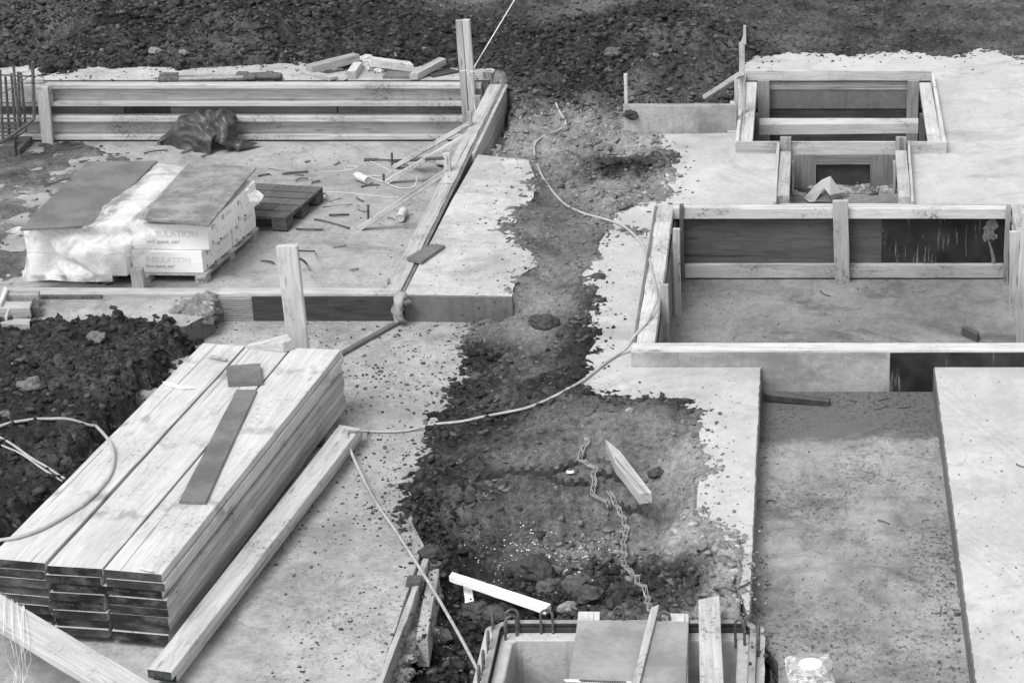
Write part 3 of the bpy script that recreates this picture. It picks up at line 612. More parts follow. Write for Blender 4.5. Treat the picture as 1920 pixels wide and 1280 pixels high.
def f_clods(n):
    x = rng.uniform(-9.6, 3.0, n*8); y = 11.6+(27-11.6)*rng.random(n*8)
    h, d, s1, s2, am = height(x, y); ins = np.maximum(s1, s2)
    pr = np.where(ins > -.05, .06+.95*am*am, 0)*np.where(np.abs(ins) < .18, 1.5, 1)*(1-.45*ss(.25, .6, d))
    ok = (rng.random(len(x)) < pr*.75) & ~((x > CH[0]-.03) & (x < CH[1]+.03) & (y < CH[3]+.03)); x, y, h, d, am = x[ok][:n], y[ok][:n], h[ok][:n], d[ok][:n], am[ok][:n]
    sz = lognorm(len(x), .005, .050, 6.0)*(.45+.65*np.clip(am, 0, 1))
    dd = np.clip(1.75*np.clip(d-.055, 0, 1)+rng.normal(0, .10, len(x)), 0, 1); val = .007+.027*rng.random(len(x))+dd*(.12+.22*rng.random(len(x)))
    val = np.where(rng.random(len(x)) < .006, .10+.1*rng.random(len(x)), val)
    return x, y, h+sz*.02, sz, val
props(scatter('soil_clods', 85000, f_clods, 'stone'), 'loose clods and pebbles strewn over the dark dug earth', 'soil', kind='stuff')
def f_crumbs(n):
    X = []; Y = []; Z = []; S = []; Vv = []
    def put(x, y, z, s, v): X.append(x); Y.append(y); Z.append(z+0*x); S.append(s); Vv.append(v)
    def reg(k, px0, px1, py0, py1, z, smax, patchy=.5, v=(.03, .10)):
        u = rng.uniform(px0, px1, k*2); t = rng.uniform(py0, py1, k*2)
        pts = [P(a, b, z) for a, b in zip(u, t)]; x = np.array([p.x for p in pts]); y = np.array([p.y for p in pts])
        keep = (fbm(x, y, 1.3, 3, 91)+.5*np.minimum(1, np.minimum(np.minimum(u-px0, px1-u), np.minimum(t-py0, py1-t)+30)/90)-.4 > rng.normal(-.1, .5, len(x))*patchy*2-.1); h, d, s1, s2, am = height(x, y)
        keep &= h < z-.005
        x, y = x[keep][:k], y[keep][:k]; s = lognorm(len(x), .002, smax*.55, 5.5)
        put(x, y, z+s*.3, s, rng.uniform(v[0], v[1], len(x)))
    reg(2600, 500, 900, 600, 1280, SB, .022); reg(1100, 640, 880, 610, 1000, SB, .03); reg(260, 380, 620, 585, 660, SB, .02); reg(300, 0, 400, 548, 600, -.035, .02)
    reg(600, 755, 1000, 290, 556, 0, .016); reg(1400, 100, 850, 265, 530, LF, .02, v=(.04, .14)); reg(900, -20, 300, 265, 520, LF, .03, v=(.04, .12)); reg(350, 100, 960, 128, 156, 0, .03)
    reg(1400, 1420, 1800, 760, 1280, TR, .016, v=(.05, .16)); reg(500, 1412, 1440, 745, 1180, TR, .03, v=(.06, .2)); reg(500, 1755, 1800, 745, 1280, TR, .03, v=(.06, .2)); reg(300, 1300, 1430, 700, 1100, 0, .012); reg(420, 1760, 1920, 700, 1280, 0, .014, v=(.1, .22)); reg(500, 1270, 1890, 525, 645, PF, .014); reg(250, 1250, 1920, 100, 380, 0, .012, v=(.1, .3))
    reg(260, 1100, 1230, 430, 720, 0, .014); reg(300, 1330, 1430, 960, 1200, 0, .025, v=(.2, .4))
    for i in range(0, len(R1)):      # crumbs fallen over the rim of the soil onto the slabs
        a = R1[i]; b = R1[(i+1) % len(R1)]
        if not (-50 < a[0] < 1950 and 90 < a[1] < 1250): continue
        k = int(6+abs(a[1]-b[1])*1.1+abs(a[0]-b[0])*.4); t = rng.random(k); s = lognorm(k, .002, .017, 5)
        px = a[0]+(b[0]-a[0])*t+rng.normal(0, 22, k); py = a[1]+(b[1]-a[1])*t+rng.normal(0, 11, k)
        z = a[2]; pts = [P(u, v_, z) for u, v_ in zip(px, py)]; x = np.array([p.x for p in pts]); y = np.array([p.y for p in pts]); h = height(x, y)[0]
        dry = idw(DRY, x, y, 4.0)
        put(x, y, np.maximum(h, z)+s*.25, s, .02+.03*rng.random(k)+.28*dry*dry)
    return [np.concatenate(a) for a in (X, Y, Z, S, Vv)]
props(scatter('scattered_dirt', 0, f_crumbs, 'stone', 1), 'small crumbs of dirt scattered over the concrete slabs', 'dirt', kind='stuff')
def f_beads(n):
    c = [(1080, 1095, 40, 20, .4), (1040, 1070, 55, 22, .25), (960, 1085, 50, 25, .2), (1000, 1040, 45, 20, .08), (1110, 1075, 30, 15, .15), (870, 1150, 60, 50, .05)]
    X = []; Y = []
    for px, py, sx, sy, wgt in c:
        k = int(n*wgt); a = rng.normal(px, sx, k); b = rng.normal(py, sy, k)
        for u, v in zip(a, b): p = P(u, v, -.52); X.append(p.x); Y.append(p.y)
    x = np.array(X); y = np.array(Y); h, d, s1, s2, am = height(x, y); ok = (h < -.3) & (y > CH[3]+.05); x, y, h = x[ok], y[ok], h[ok]
    s = lognorm(len(x), .003, .0075, 4); return x, y, h+s*.6, s, np.full(len(x), .6)
props(scatter('foam_crumbs', 700, f_beads, 'foam', 1), 'white foam crumbs sprinkled over the dark earth hollow', 'crumbs', kind='stuff')
def ground_z(x, y):
    return float(height(np.array([x]), np.array([y]))[0][0])
# ------------------------------------------------------------------ formwork
def qplank(mb, a, b, c, d, t, seg=6, ch=.004, mi=0, emi=None, jit=.0012, warp=0.0, down=(0, 0, -1)):
    "board from the four corners of its top face: a,b one end, d,c the other"
    a, b, c, d = map(Vector, (a, b, c, d)); dn = Vector(down); L = ((d+c)/2-(a+b)/2).length; Wd = (b-a).length
    ch = min(ch, t*.3); e = min(.3, ch/max(Wd, .01)); off = random.uniform(0, 60); oy = random.uniform(0, 9); oz = random.uniform(0, 9)
    vs = []; gs = []
    for i in range(seg+1):
        f = i/seg; l = a.lerp(d, f); r = b.lerp(c, f); bw_ = dn*(-warp*4*f*(1-f))
        for (k, z) in ((0, ch), (e, 0), (1-e, 0), (1, ch), (1, t-ch), (1-e, t), (e, t), (0, t-ch)):
            vs.append(l.lerp(r, k)+dn*z+bw_+Vector((random.uniform(-jit, jit), random.uniform(-jit, jit), random.uniform(-jit, jit)*.5))); gs.append((L*f+off, k*Wd+oy, z+oz))
    fs = [(i*8+j, i*8+(j+1) % 8, i*8+8+(j+1) % 8, i*8+8+j) for i in range(seg) for j in range(8)]
    n = len(fs); fs += [tuple(range(7, -1, -1)), tuple(range(seg*8, seg*8+8))]
    mb.add(vs, fs, gs, [mi]*n+[mi if emi is None else emi]*2); return mb
def qb(name, corners, z, t, mat, parent=None, seg=6, **kw):
    zs = z if isinstance(z, (list, tuple)) else [z]*4
    pk = {k: kw.pop(k) for k in ('ch', 'emi', 'warp') if k in kw}
    return qplank(MB(), *[P(x, y, zz) for (x, y), zz in zip(corners, zs)], t, seg=seg, **pk).build(name, mat, parent, **kw)
def vpost(mb, px0, px1, Y, zb, py_top, t, lean=0.0, mi=0, emi=None, **k):
    "upright board facing the camera at distance Y between two photo columns"
    zt = ZY(Y, py_top); zm = (zb+zt)/2; tt = Y*CP+(H-zm)*SP; x0 = (px0-CX)/F*tt; x1 = (px1-CX)/F*tt; xc = (x0+x1)/2
    return plank(mb, (xc+lean, Y, zb), (xc-lean, Y, zt), x1-x0, t, up=(0, -1, 0), seg=5, mi=mi, emi=emi, **k)
def bx(name, x0, x1, y0, y1, z0, z1, mat, parent=None, **kw): return box(MB(), x0, x1, y0, y1, z0, z1).build(name, mat, parent, **kw)
def X(px, Y, z=0.0): return (px-CX)/F*(Y*CP+(H-z)*SP)

# -- back wall of the sunken floor: two I-section beams one above the other
T = thing('formwork_wall', 'long back formwork of two pale I-section timber beams edging the sunken floor', 'formwork', (-6.3, 23.5, LF))
for (zs, sd) in (((.012, -.032, -.174, -.22), 1), ((-.329, -.386, -.53, -.578), 2)):
    b = MB(); random.seed(sd)
    for (za, zb_) in ((zs[0], zs[1]), (zs[2], zs[3])): plank(b, (-9.7, 23.485, za), (-3.26, 23.485, za), .11, za-zb_, seg=24, jit=.0015)
    wb = b.build('beam', ['pale'], T)
    b = MB(); plank(b, (-9.7, 23.520, (zs[1]+zs[2])/2), (-6.5, 23.520, (zs[1]+zs[2])/2), zs[1]-zs[2], .03, up=(0, -1, 0), seg=12)
    plank(b, (-6.5, 23.516, (zs[1]+zs[2])/2), (-3.26, 23.516, (zs[1]+zs[2])/2), zs[1]-zs[2], .03, up=(0, -1, 0), seg=12)
    b.build('web', ['light'], wb)
for (x0, x1, m_, lb) in ((-9.7, X(226, 23.56), 'panelm', None), (X(226, 23.56), X(313, 23.56), 'panel', 'nearly black strip of panel'), (X(314, 23.56), X(628, 23.56), 'panelm', None), (X(630, 23.56), -3.2, 'panelm', None)):
    bx('panel', x0+.001, x1-.001, 23.555, 23.575, LF, -.005, m_, T, **({'label': lb} if lb else {}))
vpost(MB(), 73, 94, 23.36, LF, 164, .05, -.01).build('post', 'pale', T)
bx('cross_board', -9.7, X(93, 23.38), 23.415, 23.455, ZY(23.38, 194), ZY(23.38, 162), 'light', T)
bx('cross_board', -9.7, X(84, 23.5), 23.46, 23.5, .02, .06, 'light', T)
# tall post and stake at its right end
T = thing('timber_post', 'tall pale post rising above the right end of the long beam formwork', 'post', (X(875, 23.38), 23.38, LF))
b = MB(); vpost(b, 862, 874.2, 23.40, LF, 40, .06, .008); b.build('plank', 'mid', T)
b = MB(); vpost(b, 874.6, 888, 23.385, LF, 39, .065, .008); b.build('plank', 'light', T)
vpost(MB(), 906, 922, 23.66, -.2, 136, .06).build('wooden_stake', 'mid', label='short grey stake behind the tall post, beside the far end of the dirty rail', cat='stake')
# -- side rail running away to the back
l0, l1 = P(721, 546), P(917, 158)
T = thing('edge_formwork', 'long dirty timber edge rail running from front corner to tall post', 'formwork', ((l0.x+l1.x)/2, (l0.y+l1.y)/2, LF))
dl = (l1-l0); m1 = l0+dl*.46
for a_, b_ in ((l0, m1), (m1+dl*.002, l1)):
    qplank(MB(), a_, a_+Vector((.128, 0, 0)), b_+Vector((.128, 0, 0)), b_, .11, seg=16, jit=.003).build('rail', 'dusty', T)
qplank(MB(), l0+Vector((.130, -.02, -.012)), l0+Vector((.160, -.02, -.012)), l1+Vector((.165, .0, .004)), l1+Vector((.133, 0, .004)), .52, seg=14, jit=.002).build('panel', 'gray', T)
qplank(MB(), l0.lerp(l1, .61)+Vector((.164, 0, .002)), l0.lerp(l1, .61)+Vector((.196, 0, .002)), l1+Vector((.20, -.05, .01)), l1+Vector((.166, -.05, .01)), .45, seg=5).build('panel', 'dusty', T)
# stakes and raking braces inside the rail
def rail_Y(px): return P(px, 546+(158-546)*(px-721)/(917-721)).y
braces = [((878, 888), 211, (877, 228), (738, 309), 'upper of two raking braces tied to the stake near the tall post'),
          ((878, 888), None, (880, 246), (722, 338), 'lower longer raking brace ending beside the lying can, pale string round it'),
          ((835, 847), 289, (836, 317), (671, 425), 'lone front raking brace that slopes down to the floor next to the standing-away can')]
for (sx, top, pa, pb, lb) in braces:
    Ys = rail_Y(sx[0])-.02
    if top: vpost(MB(), sx[0], sx[1], Ys, LF, top, .05).build('wooden_stake', 'mid' if sx[0] > 860 else 'light', label='square stake inside the long dirty rail, '+('near its far end by the tall post' if sx[0] > 860 else 'halfway along, holding the single front brace'), cat='stake')
    A = PY(pa[0], pa[1], Ys-.01); B = P(pb[0], pb[1], LF+.03)
    plank(MB(), A, B, .06, .045, seg=8, jit=.002).build('brace', 'pale', label=lb, cat='brace', group='raking braces of the rail')
vpost(MB(), 892, 903, 23.2, LF, 181, .05).build('wooden_stake', 'mid', label='grey stake against the wall between tall post and rail', cat='stake')
for px, y0, y1, lb in ((735.5, 312, 287, 'behind the upper brace foot'), (720, 342, 326, 'at the foot of the string-wrapped brace'), (691, 420, 384, 'at the foot of the lone front brace')):
    p0 = P(px, y0, LF); p1 = PY(px-1, y1, p0.y)
    tube(MB(), [p0, p1], .012, 8).build('steel_pin', 'rust', label='rusty steel pin driven into the floor '+lb, cat='pin')
# -- front edge of the sunken floor
T = thing('front_formwork', 'low front formwork with pale rail over dark panels, behind the lumber stack', 'formwork', (-5, 17.83, SB))
plank(MB(), (-9.6, 17.90, .0), (X(410, 17.9), 17.90, .0), .13, .05, seg=14, jit=.002).build('rail', 'dusty', T)
plank(MB(), (X(411, 17.9), 17.895, .004), (X(748, 17.9), 17.895, .004), .12, .055, seg=14, jit=.002).build('rail', 'pale', T)
for x0, x1, m_, lb in ((372, 471, 'mid', 'ribbed grey board'), (472, 613, 'panel', None), (613.2, 752, 'panel', None)):
    bx('panel', X(x0, 17.82), X(x1, 17.82), 17.815, 17.832, SB-.02, -.018, m_, T, **({'label': lb} if lb else {}))
b = MB()
for k in range(11): box(b, X(373, 17.81), X(468, 17.81), 17.810, 17.815, SB+.01+k*.018, SB+.018+k*.018, ch=.001)
b.build('ribbing', 'mid', T)
bx('steel_strip', -9.6, X(190, 17.82), 17.80, 17.83, -.05, -.004, 'rust', T)
vl = MB(); plank(vl, (X(745, 17.86), 17.86, -.0), (X(770, 17.83), 17.70, -.02), .07, .02); vl.build('cap_strip', 'gray', T)
# crumpled grey sheet over the corner
b = MB(); Yc = 17.76
patch(b, [[PY(752, 548, Yc+.05), PY(760, 550, Yc+.02), PY(764, 556, Yc+.02)], [PY(738, 560, Yc), PY(752, 566, Yc-.08), PY(757, 572, Yc)], [PY(736, 585, Yc), PY(745, 590, Yc-.10), PY(756, 590, Yc-.02)], [PY(740, 606, Yc-.03), PY(748, 605, Yc-.09), PY(757, 604, Yc-.03)]], 5, 5, .02, 9, sharp=True, th=.006)
b.build('crumpled_flashing', 'greyplastic', smooth=True, label='crumpled grey sheet stuck on the corner where rail and concrete step meet', cat='sheet')

# -- big pit formwork, right
T = thing('pit_formwork', 'large shallow timber-edged pit formwork with pale rails, right of the corridor', 'formwork', (.3, 18, PF))
zt = .14
yr0, yr1 = P(0, 391.5, zt).y, P(0, 384, zt).y
plank(MB(), (-1.13, (yr0+yr1)/2, zt), (1.80, (yr0+yr1)/2, zt), yr1-yr0, zt-ZY(yr0, 411), seg=12, jit=.0015).build('rail', 'pale', T)
bx('lip', -1.20, 1.83, yr1+.001, yr1+.022, -.3, zt-.004, 'gray', T)
zl0, zl1 = ZY(yr0+.03, 521), ZY(yr0+.03, 497)
bx('panel', -1.10, X(1653, yr1, -.2), yr1-.022, yr1-.001, PF, .06, 'panelg', T)
bx('panel', X(1654, yr1, -.2), 1.80, yr1-.020, yr1-.001, PF, .06, 'bitumen', T, label='black bitumen-coated stretch of the far side')
b = MB(); rock(b, PY(1858, 424, yr1-.022), (.05, .012, .06), 3.3, 3, .8, val=.17); rock(b, PY(1850, 440, yr1-.022), (.034, .01, .05), 5.1, 3, .8, val=.15); rock(b, PY(1862, 444, yr1-.022), (.03, .01, .03), 7.1, 3, .8, val=.13)
tube(b, [PY(1854, 452, yr1-.021), PY(1859, 468, yr1-.021), PY(1863, 484, yr1-.022), PY(1864, 496, yr1-.022)], lambda f: .008+.022*f, 8); b.val = b.val+[.14]*(len(b.v)-len(b.val))
b.build('cement_splash', 'stone', T)
for (x_, y_, h_, k_) in ((1722, 452, 44, .007), (1742, 462, 34, .014), (1735, 470, 26, .02), (1748, 476, 18, .016), (1714, 474, 22, .012), (1812, 420, 60, .008), (1795, 436, 20, .009), (1683, 478, 16, .012), (1656, 415, 20, .01)):
    b = MB(); tube(b, [PY(x_+1, y_, yr1-.019), PY(x_-1, y_+h_*.5, yr1-.019), PY(x_, y_+h_, yr1-.019)], lambda f, k=k_: k*(.25+f*.9), 7); b.val = [.08]*len(b.v); b.hasval = True; b.build('cement_run', 'stone', T)
plank(MB(), (-1.1, yr0+.06, zl1), (1.80, yr0+.06, zl1), .07, zl1-zl0, seg=12, jit=.002).build('rail', 'light', T)
# front side
f0 = 16.385
bx('panel', -1.265, X(1668, f0), f0, f0+.02, -.40, zt-.018, 'cboard', T, label='stained grey front board')
bx('panel', X(1668, f0)+.002, 2.4, f0-.002, f0+.02, -.40, zt-.02, 'bitumen', T, label='black bitumen-coated front board')
plank(MB(), (-1.26, f0+.072, zt), (2.4, f0+.072, zt), .135, .05, seg=14, jit=.002).build('rail', 'pale', T)
# left side
bx('lip', -1.262, -1.238, f0+.14, yr1, -.35, zt-.006, 'gray', T)
for a_, b_ in ((f0+.142, 17.6), (17.602, 18.75), (18.752, 19.10), (19.102, yr1)):
    plank(MB(), (-1.165, a_, zt+.001), (-1.165, b_, zt+.002), .138, .10, seg=5, jit=.0025).build('rail', 'pale', T)
bx('panel', -1.095, -1.075, f0+.15, yr1-.05, PF, .02, 'panelm', T)
b = MB(); vpost(b, 1275.5, 1283, yr0-.03, PF, 386, .06); b.build('corner_post', 'dark', T)
# right side
plank(MB(), (1.895, f0+.14, zt), (1.895, yr1, zt), .13, .08, seg=8, jit=.002).build('rail', 'light', T)
bx('panel', 1.935, 1.955, f0+.14, yr1, PF, zt-.01, 'panelm', T)
vpost(MB(), 1884.5, 1893.5, yr0-.05, PF, 388, .05).build('corner_post', 'mid', T)
def stake(px0, px1, base, top, mat, lb, Y=None, t=.05, lean=.0, zb=PF):
    if Y is None: Y = P((px0+px1)/2, base, zb).y
    vpost(MB(), px0, px1, Y, zb-.02, top, t, lean, jit=.002).build('wooden_stake', mat, label=lb, cat='stake', group='stakes inside the big pit formwork')
stake(1563.5, 1592, 0, 378, 'light', 'broad pale stake at the middle of the far side of the big pit', Y=yr0-.055, lean=.012)
stake(1263, 1276.5, 592, 431, 'light', 'tall narrow stake against left side of the big pit, farther one')
stake(1240, 1255, 0, 536, 'mid', 'shorter narrow stake against left side of the big pit, nearer one', Y=17.36)
stake(1893, 1911, 597, 436, 'light', 'stake with dark wet foot at the right side of the big pit', lean=.01)
stake(1911, 1926, 590, 400, 'light', 'stake at the right photo border beside the big pit', Y=17.9)
qb('wedge_block', [(1803, 613), (1812, 611), (1836, 621), (1833, 627)], PF+.075, .07, 'dark', label='dark wedge-cut timber block lying on the big pit floor', cat='block')

# -- small box form between the pits
T = thing('box_formwork', 'small box form with two side beams between the two timber pits', 'formwork', (.35, 20.7, -.33))
zb_ = ZY(P(470, 380).y, 367)
qb('side_beam', [(457, 367.5), (480, 367.5), (484, 262), (462.5, 262)], 0, .1, 'dusty') if False else None
for (a_, b_, c_, d_) in (((1456.5, 367.5), (1480, 367.5), (1483.5, 284), (1463, 284)), ((1685, 369), (1708, 369), (1700, 282), (1679, 282))):
    qb('side_beam', [a_, b_, c_, d_], zb_, .10, 'dusty', T)
for (a_, b_, c_, d_) in (((1450, 378), (1455.5, 378), (1462, 266), (1457, 266)), ((1709, 377), (1714, 377), (1706, 264), (1701.5, 264))):
    qb('side_panel', [a_, b_, c_, d_], [zb_+.02]*2+[.11]*2, .2, 'light', T)
Yp = 21.262
for p0, p1 in ((1463, 483.5+1000), (1679.5, 1699)): vpost(MB(), p0, p1, Yp-.01, -.1, 258.5, .045).build('end_post', 'mid', T)
b = MB()
bx('back_panel', X(1483, Yp), X(1530, Yp), Yp, Yp+.02, -.33, .0, 'panelm', T)
bx('back_panel', X(1632, Yp), X(1680, Yp), Yp, Yp+.02, -.33, .0, 'panelm', T)
bx('back_panel', X(1530, Yp)+.001, X(1632, Yp)-.001, Yp+.001, Yp+.019, ZY(Yp, 309), .0, 'panelm', T)
bx('hole_shade', X(1528, Yp), X(1634, Yp), Yp+.05, Yp+.06, -.33, ZY(Yp, 309), 'rubber', T)  # black sheet added to stand for the shade inside the opening
for p0, p1 in ((1484, 1488), (1674, 1679)): vpost(MB(), p0, p1, Yp-.15, -.33, 303, .04).build('cleat', 'light', T)
b = MB()
for k in range(130): rock(b, P(random.uniform(1488, 1676), random.gauss(356, 4), -.325), [random.uniform(.015, .05)*s_k for s_k in (1.2, .9, .7)], k+.5, 2, val=random.uniform(.06, .34))
props(b.build('rubble_fill', 'stone'), 'gritty rubble lying at the foot of the small box form', 'rubble', kind='stuff')
b = MB()
vs = [P(1507, 371, -.31), P(1530, 346, -.22), P(1541, 337, -.17), P(1557, 330, -.10), P(1579, 361, -.24), P(1556, 366, -.17), P(1545, 352, -.12), P(1528, 378, -.28), P(1562, 379, -.30), P(1517, 379, -.31), P(1549, 362, -.2)]
b.add(vs+[v-Vector((0, -.004, .005)) for v in vs], [(0, 1, 6), (1, 2, 6), (2, 3, 6), (3, 4, 5), (3, 5, 6), (0, 6, 7), (0, 7, 9), (6, 5, 10), (5, 4, 8), (7, 10, 8), (10, 5, 8), (11, 17, 12), (12, 17, 13), (13, 17, 14), (14, 16, 15), (14, 17, 16), (11, 18, 17)])
b.build('crumpled_sheet', 'paper', label='crumpled pale sheet lying in the small box form', cat='sheet')

# -- far pit formwork
T = thing('far_pit_formwork', 'farther timber-framed pit with two wide uprights and a cross beam', 'formwork', (.38, 22.5, TF))
Yb = 23.60
bx('top_board', X(1399, Yb), X(1746, Yb), Yb-.03, Yb, ZY(Yb-.03, 152), ZY(Yb-.03, 133), 'pale', T)
bx('board', -.56, 1.36, Yb+.002, Yb+.02, ZY(Yb, 169), ZY(Yb, 154), 'mid', T)
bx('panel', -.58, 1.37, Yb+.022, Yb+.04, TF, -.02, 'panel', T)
for p0, p1 in ((1421, 1443), (1700.5, 1722)): vpost(MB(), p0, p1, Yb-.09, TF, 152.5, .05, jit=.002).build('upright', 'mid', T)
yc = 22.45
zc = -.22
qb('cross_beam', [(1424, 221.5), (1424, 234), (1722, 231), (1722, 221.5)], [zc]*4, .11, 'pale', T, seg=12)
zc2 = -.62
qb('cross_beam', [(1440, 247), (1440, 256), (1702, 252), (1702, 246)], [zc2]*4, .1, 'light', T, seg=12)
Yf = 21.335
for p0, p1, m_ in ((1380, 1462, 'light'), (1463.5, 1703, 'pale'), (1704.5, 1775, 'light')):
    bx('front_board', X(p0, Yf-.03, .05), X(p1, Yf-.03, .05), Yf-.03, Yf, -.06 if p0 != 1463.5 else -.02, ZY(Yf-.03, 266.5), m_, T)
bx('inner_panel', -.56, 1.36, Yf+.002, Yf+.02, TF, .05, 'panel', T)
qb('side_board', [(1385.5, 266), (1411, 266), (1419.5, 154), (1399.5, 154)], .055, .06, 'pale', T)
qb('side_board', [(1740, 265), (1766, 265), (1745, 155), (1723.5, 155)], .055, .06, 'pale', T)
qb('edge_board', [(1378, 268), (1385, 268), (1399, 134), (1393, 134)], .095, .14, 'pale', T)
qb('edge_board', [(1767, 267), (1775, 267), (1750.5, 134), (1745.5, 134)], .095, .14, 'pale', T)
for p0, p1 in ((1413, 1423), (1723, 1734.5)): vpost(MB(), p0, p1, P(0, 268, .05).y+1.0, TF, 215, .05).build('inner_stake', 'dark', T)

# -- upstand panel with its stakes, left of the far pit
T = thing('upstand_panel', 'low grey shuttering panel standing left of the far timber pit', 'panel', (-1.1, 22.05, -.1))
pa = [(1171, 254), (1381, 238)]; Yw = 22.0
zz = ZY(Yw, 197)
plank(MB(), (X(1170, Yw), Yw, (zz-.2)/2), (X(1381, Yw), Yw, (zz-.2)/2), zz+.2, .022, up=(0, -1, 0), seg=8, jit=.002).build('sheet', 'cboard', T)
plank(MB(), (X(1170, Yw), Yw+.02, zz+.004), (X(1381, Yw), Yw+.02, zz+.004), .02, .06, seg=6).build('batten', 'mid', T)
vpost(MB(), 1171.5, 1178, Yw+.045, -.15, 140, .035).build('wooden_stake', 'pale', label='slim pale stake at the left end of the low grey panel', cat='stake')
vpost(MB(), 1377, 1383.5, Yw+.08, -.1, 145, .04).build('wooden_stake', 'light', label='short stake at right end of the low grey panel, under the sloping brace', cat='stake')
b = MB(); Yt = 22.35
vpost(b, 1386, 1397, Yt, -.15, 82, .04, .0); o_ = vpost(MB(), 1392.5, 1399, Yt-.001, ZY(Yt, 82), 50, .04)
t_ = Yt*CP+(H-.7)*SP; xs_ = lambda p: (p-CX)/F*t_
zA, zB = ZY(Yt, 82), ZY(Yt, 50)
b.add([(xs_(1388), Yt, zA), (xs_(1399), Yt, zA-.01), (xs_(1399), Yt, zB), (xs_(1394.5), Yt, zB+.004), (xs_(1393), Yt, zA+.06),
       (xs_(1388), Yt+.04, zA), (xs_(1399), Yt+.04, zA-.01), (xs_(1399), Yt+.04, zB), (xs_(1394.5), Yt+.04, zB+.004), (xs_(1393), Yt+.04, zA+.06)],
      [(4, 3, 2, 1, 0), (5, 6, 7, 8, 9), (0, 1, 6, 5), (1, 2, 7, 6), (2, 3, 8, 7), (3, 4, 9, 8), (4, 0, 5, 9)])
b.build('wooden_stake', 'pale', label='tallest split-topped stake at the left back corner of the far timber pit', cat='stake')
plank(MB(), PY(1388, 134, Yt-.03), P(1321, 178, .12), .06, .045, seg=5).build('brace', 'light', label='sloping brace from the split stake down onto the dark soil heap', cat='brace')
# -- edge form of the lower slab, bottom centre
T = thing('slab_edge_formwork', 'old timber edge form with soil between two boards along the lower slab', 'formwork', (-2.4, 13, -.6))
e0, e1 = P(793, 1042, SB), P(696, 1300, SB)
n_ = Vector((1, 0, 0))
qplank(MB(), e1+Vector((.01, 0, .012)), e1+Vector((.05, 0, .012)), e0+Vector((.05, 0, .012)), e0+Vector((.01, 0, .012)), .30, seg=10, jit=.004).build('board', 'dusty', T)
qb('timber', [(780, 1192), (801, 1192), (823, 1066), (804, 1066)], SB-.05, .22, 'light', T, seg=8)
qb('timber', [(712, 1300), (748, 1300), (768, 1196), (744, 1196)], SB-.12, .2, 'light', T, seg=8)
g0, g1 = P(808, 1068, SB-.05), P(735, 1290, SB-.10)
b = MB(); f_ = (e0*1.2+g0*.8)/2; f2 = (e1*1.2+g1*.8)/2
for k in range(200):
    t_ = random.random(); c_ = f_.lerp(f2, t_)+Vector((random.gauss(.02, .04), 0, -.10+random.uniform(-.02, .02))); rock(b, c_, [random.uniform(.015, .05), random.uniform(.02, .06), random.uniform(.012, .03)], k*1.7, 2, .6, val=random.uniform(.10, .26))
b.build('soil_fill', 'stone', T, kind='stuff')
Ysk = P(778, 1215, -.68).y
vpost(MB(), 768, 793, Ysk, -.75, 1092, .10, .005, jit=.006).build('wooden_stake', 'dark', label='thick dark weathered stake beside the slab edge form at bottom', cat='stake')
# ------------------------------------------------------------------ lumber stack
random.seed(21)
ZT = .30
cols = [('right', (195, 1067), (302.5, 1076), (639, 655), (549, 652), 8), ('middle', (88, 1060), (191, 1066), (545, 652), (463, 648), 8), ('left', (-22, 1046), (83, 1055), (459, 648), (380, 643), 8)]
ordn = ['top', 'second', 'third', 'fourth', 'fifth', 'sixth', 'seventh', 'bottom']
for (cn, a, b, c, d, n) in cols:
    a, b, c, d = [P(x, y, ZT) for x, y in (a, b, c, d)]; t = .0605
    dirv = (d-a).normalized(); sd = (b-a).normalized()
    for k in range(n):
        z0 = -k*t; e = 0 if k == 0 else random.uniform(-.008, .012); sx = 0 if k == 0 else random.uniform(-.016, .012); e2 = 0 if k == 0 else random.uniform(-.02, .02)
        off = Vector((0, 0, z0)); tone = 'fresh' if k in (0,) else random.choice(['fresh', 'tan', 'pale', 'brown', 'light', 'tan'])
        mb = MB(); qplank(mb, a+dirv*e+sd*sx+off, b+dirv*e+sd*(sx+(random.uniform(-.006, .008) if k else 0))+off, c+dirv*e2+sd*sx+off, d+dirv*e2+sd*sx+off, t-.006, seg=18, ch=.0035, emi=1, jit=.0025, warp=0 if k == 0 else random.uniform(-.003, .003))
        ob = mb.build('plank', [tone, 'end'], label='%s plank of the %s column in the lumber stack' % (ordn[k], cn), cat='plank', group='planks of the lumber stack')
        if (cn, k) in (('middle', 2), ('left', 2), ('middle', 6), ('right', 2), ('middle', 4)):
            sm = MB(); o0 = a+dirv*e+off; 
            for (fa_, fb_) in ((.12, .40), (.55, .88)):
                zz_ = []; nn_ = int((fb_-fa_)*60)
                for q in range(nn_): zz_.append(o0.lerp(b+dirv*e+off, fa_+(fb_-fa_)*q/nn_)-dirv*.002+Vector((0, 0, -.012-(.014 if q % 2 else 0)-random.uniform(0, .006))))
                sm = MB(); tube(sm, zz_, .0013, 4); sm.build('stencil_mark', 'paint', ob)
for f, lb in ((.12, 'dark bearer timber under the near end of the lumber stack'), (.85, 'dark bearer timber under the far end of the lumber stack')):
    a, d, b, c = P(-22, 1046, ZT), P(380, 643, ZT), P(302, 1076, ZT), P(639, 655, ZT)
    p = a.lerp(d, f); q = b.lerp(c, f); p.z = q.z = ZT-8*.0605
    plank(MB(), p, q, .08, .055, seg=4).build('bearer', 'dark', label=lb, cat='timber')
TP = ZT+.002
qb('short_board', [(335, 938.5), (385.5, 940), (482, 730), (443, 730)], TP+.02, .02, 'gray', seg=8, label='long dark board lying on the top of the lumber stack', cat='board')
qb('board_offcut', [(427, 716), (491.5, 713), (488, 681), (423.5, 685)], TP+.04, .04, 'gray', label='square grey board offcut on the lumber stack', cat='offcut')
